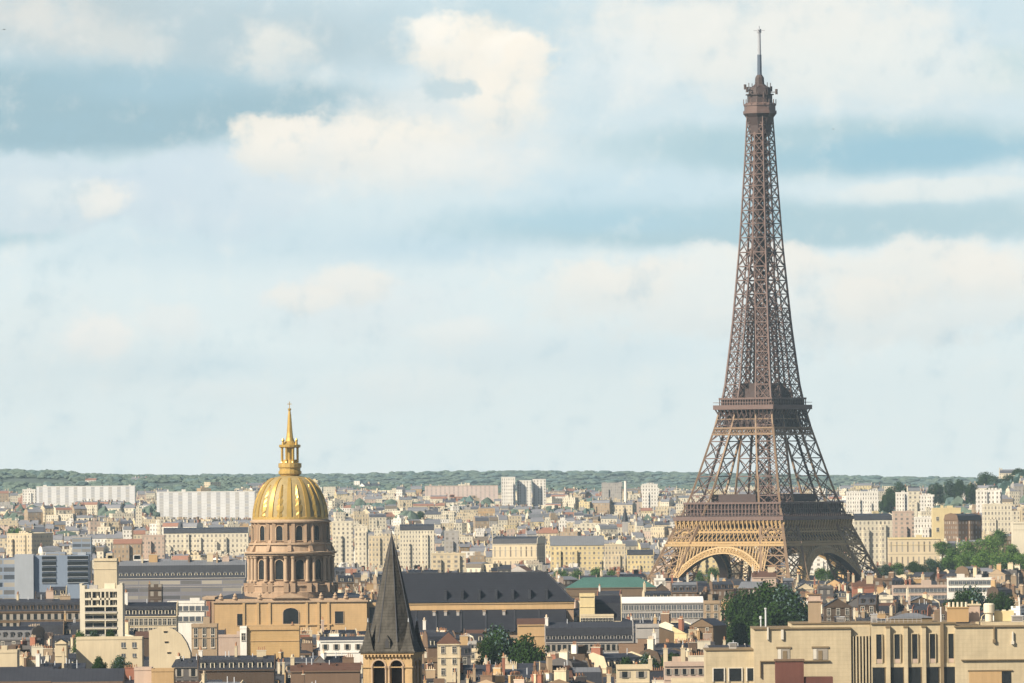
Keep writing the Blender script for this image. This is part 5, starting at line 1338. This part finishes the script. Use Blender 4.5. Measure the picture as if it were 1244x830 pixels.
for (dj, pxc, wd, zt, yaw, row) in specs:
    while hi < len(HERO_SK) and HERO_SK[hi][3] <= dj:
        add_sk(HERO_SK[hi][0], HERO_SK[hi][1], HERO_SK[hi][2]); hi += 1
    wp = wd * F / dj * .5
    al = allowed(pxc - wp - 2, pxc + wp + 2, dj)
    lim = Zp(al, dj, pxc) if al > -1e8 else 1e9
    if lim < zt + 12 and rg.random() < .3: zt = lim - .5
    tight = zt > lim - 3.2
    if tight: zt = lim - rg.choice((1.0, 1.5, 2.6, 3.4, 4.5))
    if zt < 8: continue
    top = to_px((Xp(pxc, dj), dj, zt))[1]
    cols = [SK[c] for c in sk_range(pxc - wp, pxc + wp)]
    if not cols: continue
    best = max(cols); vis = sum(1 for c in cols if c - top > 2.0)
    if vis < 3 or sum(max(0, c - top) for c in cols) < 34 or top > 836: continue
    # blocked by a picked building standing on the same ground?
    if any(abs(kd - dj) < 20 and a < pxc + wp and b > pxc - wp for a, b, yb, kd in KEEP): continue
    inframe = -8 < pxc < 1252
    if inframe and len(NEAR) < MAXN: NEAR.append((dj, pxc, wd, zt, yaw, top, best, tight))
    else: STUFF.append((dj, pxc, wd, zt, yaw))
    add_sk(pxc - wp, pxc + wp, top)

def pick(t): return rg.choices([a for a, _ in t], [b for _, b in t])[0]
RECS = []
print('near', len(NEAR), 'mass extra', len(STUFF))
ROOFNAME = {'slate': 'dark slate', 'zinc': 'grey zinc', 'pale zinc': 'pale zinc', 'tile': 'red tile', 'gravel': 'flat', 'copper green': 'green', 'white roof': 'white'}
for (dj, pxc, wd, zt, yaw, top, best, tight) in NEAR:
    wall = pick([('dark brown', 4), ('dark tan', 4), ('smoke grey', 3), ('brown', 3), ('tan', 1.4), ('cream', 1.1), ('pale cream', .7), ('ochre', .6), ('grey', .8), ('white', .4), ('pinkish', .4)]) if dj < 2480 else pick([('cream', 1.9), ('pale cream', 1.0), ('ochre', .8), ('tan', 2.2), ('pinkish', 1.0), ('grey', 1.1), ('white', .6), ('brown', 3), ('brick red', .6), ('yellow', .3), ('dark brown', 4.5), ('dark tan', 4.5), ('smoke grey', 3)])
    kd = pick([('mansard', 5), ('gable', 2.2), ('flat', 2.0), ('endgable', 1), ('hip', .8), ('shed', .8)])
    rm = {'mansard': pick([('slate', 5), ('zinc', 3), ('tile', .4)]), 'flat': pick([('gravel', 3), ('zinc', 1)])}.get(kd) or pick([('slate', 3), ('zinc', 4), ('pale zinc', 1.2), ('tile', 1.6)])
    tm = pick([('zinc', 5), ('pale zinc', 2), ('slate', 2), ('tile', .6)])
    rh = {'mansard': rg.uniform(3.2, 4.6), 'gable': rg.uniform(1.8, 3.2), 'endgable': rg.uniform(2, 3.4), 'hip': rg.uniform(2, 3.2), 'shed': rg.uniform(1.4, 2.4), 'flat': .75}[kd]
    ch = rg.randint(0, 1) if tight else (rg.randint(2, 5) if kd != 'flat' else rg.randint(1, 4))
    dm = int(wd / 2.6) if kd == 'mansard' and rg.random() < .8 else 0
    near = dj < 2950
    x = Xp(pxc, dj)
    root = thing('apartment_building', '', 'apartment building' if wd > 8.5 else 'house', (x, dj, 0), R(yaw), 'close packed town buildings')
    if wd <= 8.5: root.name = 'town_house'
    bays = max(2, int(wd / rg.uniform(2.5, 3.4)))
    blank = near and rg.random() < .18
    nrow = 0 if (blank or not near) else 5
    building(root, wd, rg.uniform(9, 13), zt, wall, kd, rh, roofm=rm, topm=tm, far=not near, base=-1, rng=rg,
             wins=(bays, nrow, rg.uniform(.9, 1.25), rg.uniform(1.7, 2.2), 3.0, .7) if nrow else None, dormers=dm, chims=ch, visrow=min(best, 834), cornice=not blank)
    if rg.random() < .5 and not tight:
        b = MB(); hx = rg.uniform(-wd * .3, wd * .3); hh = rg.uniform(2, 4.5)
        b.beam((hx, 5, zt - 1.5), (hx, 5, zt + hh), .09)
        for q in range(rg.randint(2, 4)): b.beam((hx - .6, 5, zt + hh - .2 - .3 * q), (hx + .6, 5, zt + hh - .2 - .3 * q), .06)
        b.build('antenna', ['dark metal'], root)
    RECS.append((root, pxc, top, dj, wall, kd, rm, ch, wd, dm, blank))

# what singles each of them out
MARKS = [('golden dome', 353, 745), ('bell tower', 477, 800), ('pale office block', 123, 745), ('blue grey offices', 60, 705), ('long grey zinc roof', 220, 705), ('curved gable wall', 207, 785), ('low blank cream wall', 130, 790),
         ('brown ashlar block', 331, 785), ('slate nave', 592, 735), ('orange gable wall', 645, 770), ('square pavilion tower', 713, 735), ('green copper roof', 742, 710), ('white roofed hall', 802, 735),
         ('big dark trees', 930, 740), ('salmon block', 830, 810), ('cream hall', 1060, 752), ('wide dark tree', 1188, 725), ('iron tower near leg', 930, 702), ('iron tower right foot', 1050, 702), ('iron tower left foot', 805, 702),
         ('banded white apartments', 1118, 716), ('round dark tree', 612, 785), ('orange ochre wall', 196, 820), ('tan niche building', 247, 775), ('left edge block', 5, 800)]
def where(px, y):
    n, mx, my = min(MARKS, key=lambda m: (m[1] - px) ** 2 + 2.2 * (m[2] - y) ** 2)
    dx, dy = px - mx, y - my
    if abs(dx) > 1.1 * abs(dy): rel = 'left of' if dx < 0 else 'right of'
    else: rel = 'above' if dy < 0 else 'below'
    return rel, n
WORDN = ['', 'second ', 'third ', 'fourth ', 'fifth ', 'sixth ', 'seventh ']
def describe(r, level):
    root, pxc, top, dj, wall, kd, rm, ch, wd, dm, blank = r
    size = 'narrow ' if wd < 6.3 else 'broad ' if wd > 11 else ''
    roof = {'mansard': ROOFNAME[rm] + ' mansard', 'gable': ROOFNAME[rm] + ' pitched roof', 'endgable': ROOFNAME[rm] + ' roof over front gable', 'hip': ROOFNAME[rm] + ' hipped roof', 'shed': ROOFNAME[rm] + ' lean-to roof', 'flat': 'flat roof'}[kd]
    c = ['', ', one chimney', ', two chimneys', ', three chimneys', ', four chimneys', ', five chimneys'][ch]
    return f"{size}{'windowless ' if blank else ''}{wall} {'building' if wd > 8.5 else 'house'} with {roof}{c}"
seen = {}
for r in sorted(RECS, key=lambda q: q[1]):
    rel, n = where(r[1], r[2]); key = (describe(r, 0), rel, n)
    seen.setdefault(key, []).append(r)
for (ds, rel, n), rs in seen.items():
    rs.sort(key=lambda q: (q[1] - next(m[1] for m in MARKS if m[0] == n)) ** 2 + (q[2] - next(m[2] for m in MARKS if m[0] == n)) ** 2)
    for i, r in enumerate(rs):
        order = '' if len(rs) == 1 else ('nearest ' if i == 0 else WORDN[i] + 'nearest ')
        lb = f"{ds}, {order}{rel} the {n}"
        if len(lb.split()) > 16: lb = f"{ds}, {order}{rel} {n}"
        if len(lb.split()) > 16: lb = lb.replace('building with ', 'building, ').replace('house with ', 'house, ')
        if len(lb.split()) > 16: lb = lb.replace('over front gable', '').replace('  ', ' ')
        if len(lb.split()) > 16: lb = lb.replace(' roof', '', 1) if 'roof over' not in lb else lb.replace(' over front gable', '')
        if len(lb.split()) > 16: lb = lb.replace(' chimneys', '-chimney top').replace(' chimney,', '-chimney top,')
        r[0]['label'] = lb

# ---- distant houses: far more than anyone could count, one mass
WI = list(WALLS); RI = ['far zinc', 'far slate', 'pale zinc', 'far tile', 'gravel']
mass = MB()
def mass_house(x, y, wd, dp, base, zt, yaw, wi, ri, kd, rh):
    b = MB(); e = zt - rh if kd != 'flat' else zt
    b.us = (rg.uniform(.75, 1.6), rg.uniform(.9, 1.15))
    b.box(-wd / 2, wd / 2, 0, dp, base, e, wi, top=len(WI) + ri, ztop=e)
    r0 = len(WI) + ri; x0, x1 = -wd / 2, wd / 2
    if wd > 11 and zt - base > 15:
        nb = rg.randint(0, 3)
        for q in range(nb):
            xx = x0 + (x1 - x0) * (q + .5 + rg.uniform(-.2, .2)) / nb; hw_ = rg.uniform(1.2, 2.6); b.box(max(x0, xx - hw_), min(x1, xx + hw_), -rg.uniform(.7, 1.6), -.01, base, e - rg.uniform(0, 7), wi, bottom=False, ztop=e)
    if kd == 'mansard':
        pr = [(-.2, e), (1.4, e + rh * .7), (dp / 2, zt), (dp - 1.4, e + rh * .7), (dp + .2, e)]
        for k in range(4):
            p, q = pr[k], pr[k + 1]; b.face([(x0, p[0], p[1]), (x1, p[0], p[1]), (x1, q[0], q[1]), (x0, q[0], q[1])], r0 if k in (0, 3) else len(WI))
        for xx in (x0, x1): b.face([(xx, p[0], p[1]) for p in pr], wi, [(0, 0)] * 5)
    elif kd == 'gable':
        pr = [(-.3, e), (dp / 2, zt), (dp + .3, e)]
        for k in range(2):
            p, q = pr[k], pr[k + 1]; b.face([(x0, p[0], p[1]), (x1, p[0], p[1]), (x1, q[0], q[1]), (x0, q[0], q[1])], r0)
        for xx in (x0, x1): b.face([(xx, p[0], p[1]) for p in pr], wi, [(0, 0)] * 3)
    else:
        for _ in range(rg.randint(0, 2)):
            bw = rg.uniform(2, 5); bx = rg.uniform(-wd / 3, wd / 3); b.box(bx - bw / 2, bx + bw / 2, 3, 7, e + .01, e + rg.uniform(1.5, 3.2), wi, bottom=False, ztop=e - 5)
    if kd != 'flat':
        for _ in range(rg.randint(2, 5)):
            cx_ = rg.choice((x0 + .5, x1 - .5, rg.uniform(x0, x1) * .8)); b.box(cx_ - .4, cx_ + .4, dp * .3, dp * .3 + rg.uniform(2, 4), e + .5, zt + rg.uniform(.8, 2.2), rg.choice((0, 1, 3, 8)), bottom=False, ztop=-1e-3)
    c, s = math.cos(yaw), math.sin(yaw); o = len(mass.v); fo = len(mass.f)
    mass.v.extend([(x + c * px_ - s * py_, y + s * px_ + c * py_, pz) for px_, py_, pz in b.v])
    mass.f.extend([tuple(i + o for i in f) for f in b.f]); mass.mi.extend(b.mi)
    for k, u in b.uv.items(): mass.uv[fo + k] = u
def rand_mass(dj, pxc, wd, zt, yaw, bright=1.0):
    if dj > 7000 and pxc > 1120 and rg.random() < .6: return
    x = Xp(pxc, dj); gb = gz_at(x, dj)
    wi = WI.index(pick([('cream', 4 * bright), ('pale cream', 7 * bright), ('ochre', .8), ('tan', 1.0), ('pinkish', 1.6), ('grey', 1.2), ('white', 3.6 * bright), ('brown', .5), ('brick red', .35), ('yellow', 1.2 * bright)]))
    kd = pick([('mansard', 4), ('flat', 3), ('gable', 2)])
    mass_house(x, dj, wd, rg.uniform(10, 15), min(gb, zt - 8) - 3, zt, yaw, wi, pick([(0, 4), (1, 2.5), (2, 2), (3, 1.3), (4, 1)]), kd, rg.uniform(2.5, 4.5))
for (dj, pxc, wd, zt, yaw) in STUFF: rand_mass(dj, pxc, wd, zt, R(yaw), .5)
d = 4300.0
while d < 9300:
    px = -360 + rg.uniform(0, 20)
    while px < 1620:
        ncl = rg.randint(1, 4); yaw = rg.choice([0, rg.uniform(-35, 35), rg.uniform(-20, 20)])
        dj = d * rg.uniform(.988, 1.012); hz_ = rg.uniform(12, 22)
        if rg.random() < .08 and not (px > 1050 and d > 6500): hz_ += rg.uniform(5, 14)
        for _ in range(ncl):
            wd = rg.uniform(5, 15) if d < 6500 else rg.uniform(6, 22); wp = wd * F / dj * .5
            x = Xp(px + wp, dj); zt = gz_at(x, dj) + hz_ + rg.uniform(-3, 4)
            al = allowed(px - 1, px + 2 * wp + 1, dj)
            if al > -1e8: zt = min(zt, Zp(al + 1, dj, px + wp))
            if zt > gz_at(x, dj) + 5 and not any(abs(kd - dj) < 30 and a < px + 2 * wp and b > px for a, b, yb, kd in KEEP): rand_mass(dj, px + wp, wd, zt, R(yaw), 1.0)
            px += 2 * wp + rg.uniform(0, 2)
        px += rg.choice([0, 6, 14, 30]) * F / dj * (1.0 if d < 7000 else 1.6)
    d *= 1.0125
for (c0, c1, d0, d1, n) in [(0, 70, 8600, 9600, 40), (390, 480, 8600, 9800, 90), (480, 620, 8600, 9500, 70), (640, 840, 8600, 9700, 110), (1060, 1244, 7000, 9200, 90), (200, 400, 9300, 10300, 18), (100, 300, 8700, 9300, 30), (60, 1000, 9600, 10600, 26)]:
    for _ in range(n):
        px, dj = rg.uniform(c0, c1), rg.uniform(d0, d1); x = Xp(px, dj)
        al = allowed(px - 6, px + 6, dj); zt = gz_at(x, dj) + rg.uniform(6, 13)
        if al > -1e8: zt = min(zt, Zp(al + 1, dj, px))
        if zt > gz_at(x, dj) + 3: rand_mass(dj, px, rg.uniform(8, 30), zt, R(rg.uniform(-40, 40)), 1.4)
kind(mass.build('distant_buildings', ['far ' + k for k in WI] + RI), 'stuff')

# ------------------------------------------------------------------ far woods
def icosphere():
    t_ = (1 + 5 ** .5) / 2
    v = [Vector(p).normalized() for p in ((-1, t_, 0), (1, t_, 0), (-1, -t_, 0), (1, -t_, 0), (0, -1, t_), (0, 1, t_), (0, -1, -t_), (0, 1, -t_), (t_, 0, -1), (t_, 0, 1), (-t_, 0, -1), (-t_, 0, 1))]
    f = [(0, 11, 5), (0, 5, 1), (0, 1, 7), (0, 7, 10), (0, 10, 11), (1, 5, 9), (5, 11, 4), (11, 10, 2), (10, 7, 6), (7, 1, 8), (3, 9, 4), (3, 4, 2), (3, 2, 6), (3, 6, 8), (3, 8, 9), (4, 9, 5), (2, 4, 11), (6, 2, 10), (8, 6, 7), (9, 8, 1)]
    cache = {}; out = []
    def mid(a, b):
        k = (min(a, b), max(a, b))
        if k not in cache: v.append(((v[a] + v[b]) / 2).normalized()); cache[k] = len(v) - 1
        return cache[k]
    for a, b, c in f:
        x, y, z = mid(a, b), mid(b, c), mid(c, a); out += [(a, x, z), (b, y, x), (c, z, y), (x, y, z)]
    return v, out
IV, IF = icosphere()
wood = MB(); wr = random.Random(9)
def clump(x, y, r, hgt, mi, gb=None):
    gb = gz_at(x, y) if gb is None else gb
    o = len(wood.v)
    for p in IV:
        j = wr.uniform(.72, 1.18)
        wood.v.append((x + p.x * r * j, y + p.y * r * j, gb + hgt * .45 + p.z * hgt * .6 * j))
    wood.f.extend([(a + o, b + o, c + o) for a, b, c in IF]); wood.mi.extend([mi] * len(IF))
for _ in range(15500):
    dj = 8700 + 2450 * wr.random() ** .7 if _ < 11500 else 13500 + 3700 * wr.random() ** .6; px = wr.uniform(-360, 1620)
    x = (px - 622) * dj / F
    dens = mnoise.noise(Vector((px / 60, dj / 350, 0))) 
    if dens < -.12 and dj < 10500: continue
    r = wr.uniform(5, 10) * (1.6 if dj > 12000 else 1); hh = wr.uniform(3.5, 8)
    clump(x, dj, r, hh, wr.choice((0, 0, 1)))
for _ in range(900):       # the nearer wooded rise at the right
    dj = wr.uniform(7300, 8500); px = wr.uniform(1130, 1350); x = (px - 622) * dj / F
    if mnoise.noise(Vector((px / 25, dj / 200, 3))) < -.15: continue
    clump(x, dj, wr.uniform(4, 9), wr.uniform(7, 16), wr.choice((2, 2, 1)))
for (c0, c1, d0, d1, n) in [(-60, 190, 7000, 8200, 200), (300, 520, 7600, 8400, 70), (640, 720, 6900, 7400, 40), (560, 640, 8000, 8400, 20), (1035, 1110, 6000, 6900, 30), (1120, 1180, 6600, 7200, 40), (-60, 1300, 5600, 8500, 70)]:
    for _ in range(n):
        px, dj = wr.uniform(c0, c1), wr.uniform(d0, d1); x = (px - 622) * dj / F
        gb = gz_at(x, dj)
        al = allowed(px - 8, px + 8, dj); hh = wr.uniform(12, 24)
        if al > -1e8: hh = min(hh, Zp(al + 1, dj, px) - gb)
        if hh > 5: clump(x, dj, wr.uniform(5, 12), hh, wr.choice((0, 0, 1)), gb)
kind(wood.build('far_woods', ['leaf far haze', 'leaf teal haze', 'leaf deep']), 'stuff')

# ------------------------------------------------------------------ two birds
def bird(px, py, d, label, span, tilt):
    p = P(px, py, d); r = thing('bird', label, 'bird', p, R(tilt))
    b = MB(); s = span
    pr = [(.02, -.30), (.06, -.2), (.075, 0), (.05, .2), (.015, .34)]; n = 8; o = len(b.v)
    for rr, y in pr:
        for k in range(n): b.v.append((rr * s * math.cos(6.283 * k / n), y * s, rr * s * math.sin(6.283 * k / n)))
    for j in range(4):
        for k in range(n): b.f.append((o + j * n + k, o + j * n + (k + 1) % n, o + (j + 1) * n + (k + 1) % n, o + (j + 1) * n + k)); b.mi.append(0)
    b.build('body', ['bird dark'], r)
    for sx in (-1, 1):
        b = MB(); b.prism([(sx * .04 * s, 0), (sx * .25 * s, .10 * s), (sx * .5 * s, .02 * s), (sx * .25 * s, .125 * s)], 'y', -.08 * s, .1 * s, 0); b.build('wing', ['bird dark'], r)
bird(5, 36, 700, 'small dark bird gliding at the upper left of the sky', 0.42, 40)
bird(1012.5, 157, 900, 'tiny dark bird in the blue band right of the iron tower', 0.40, -30)
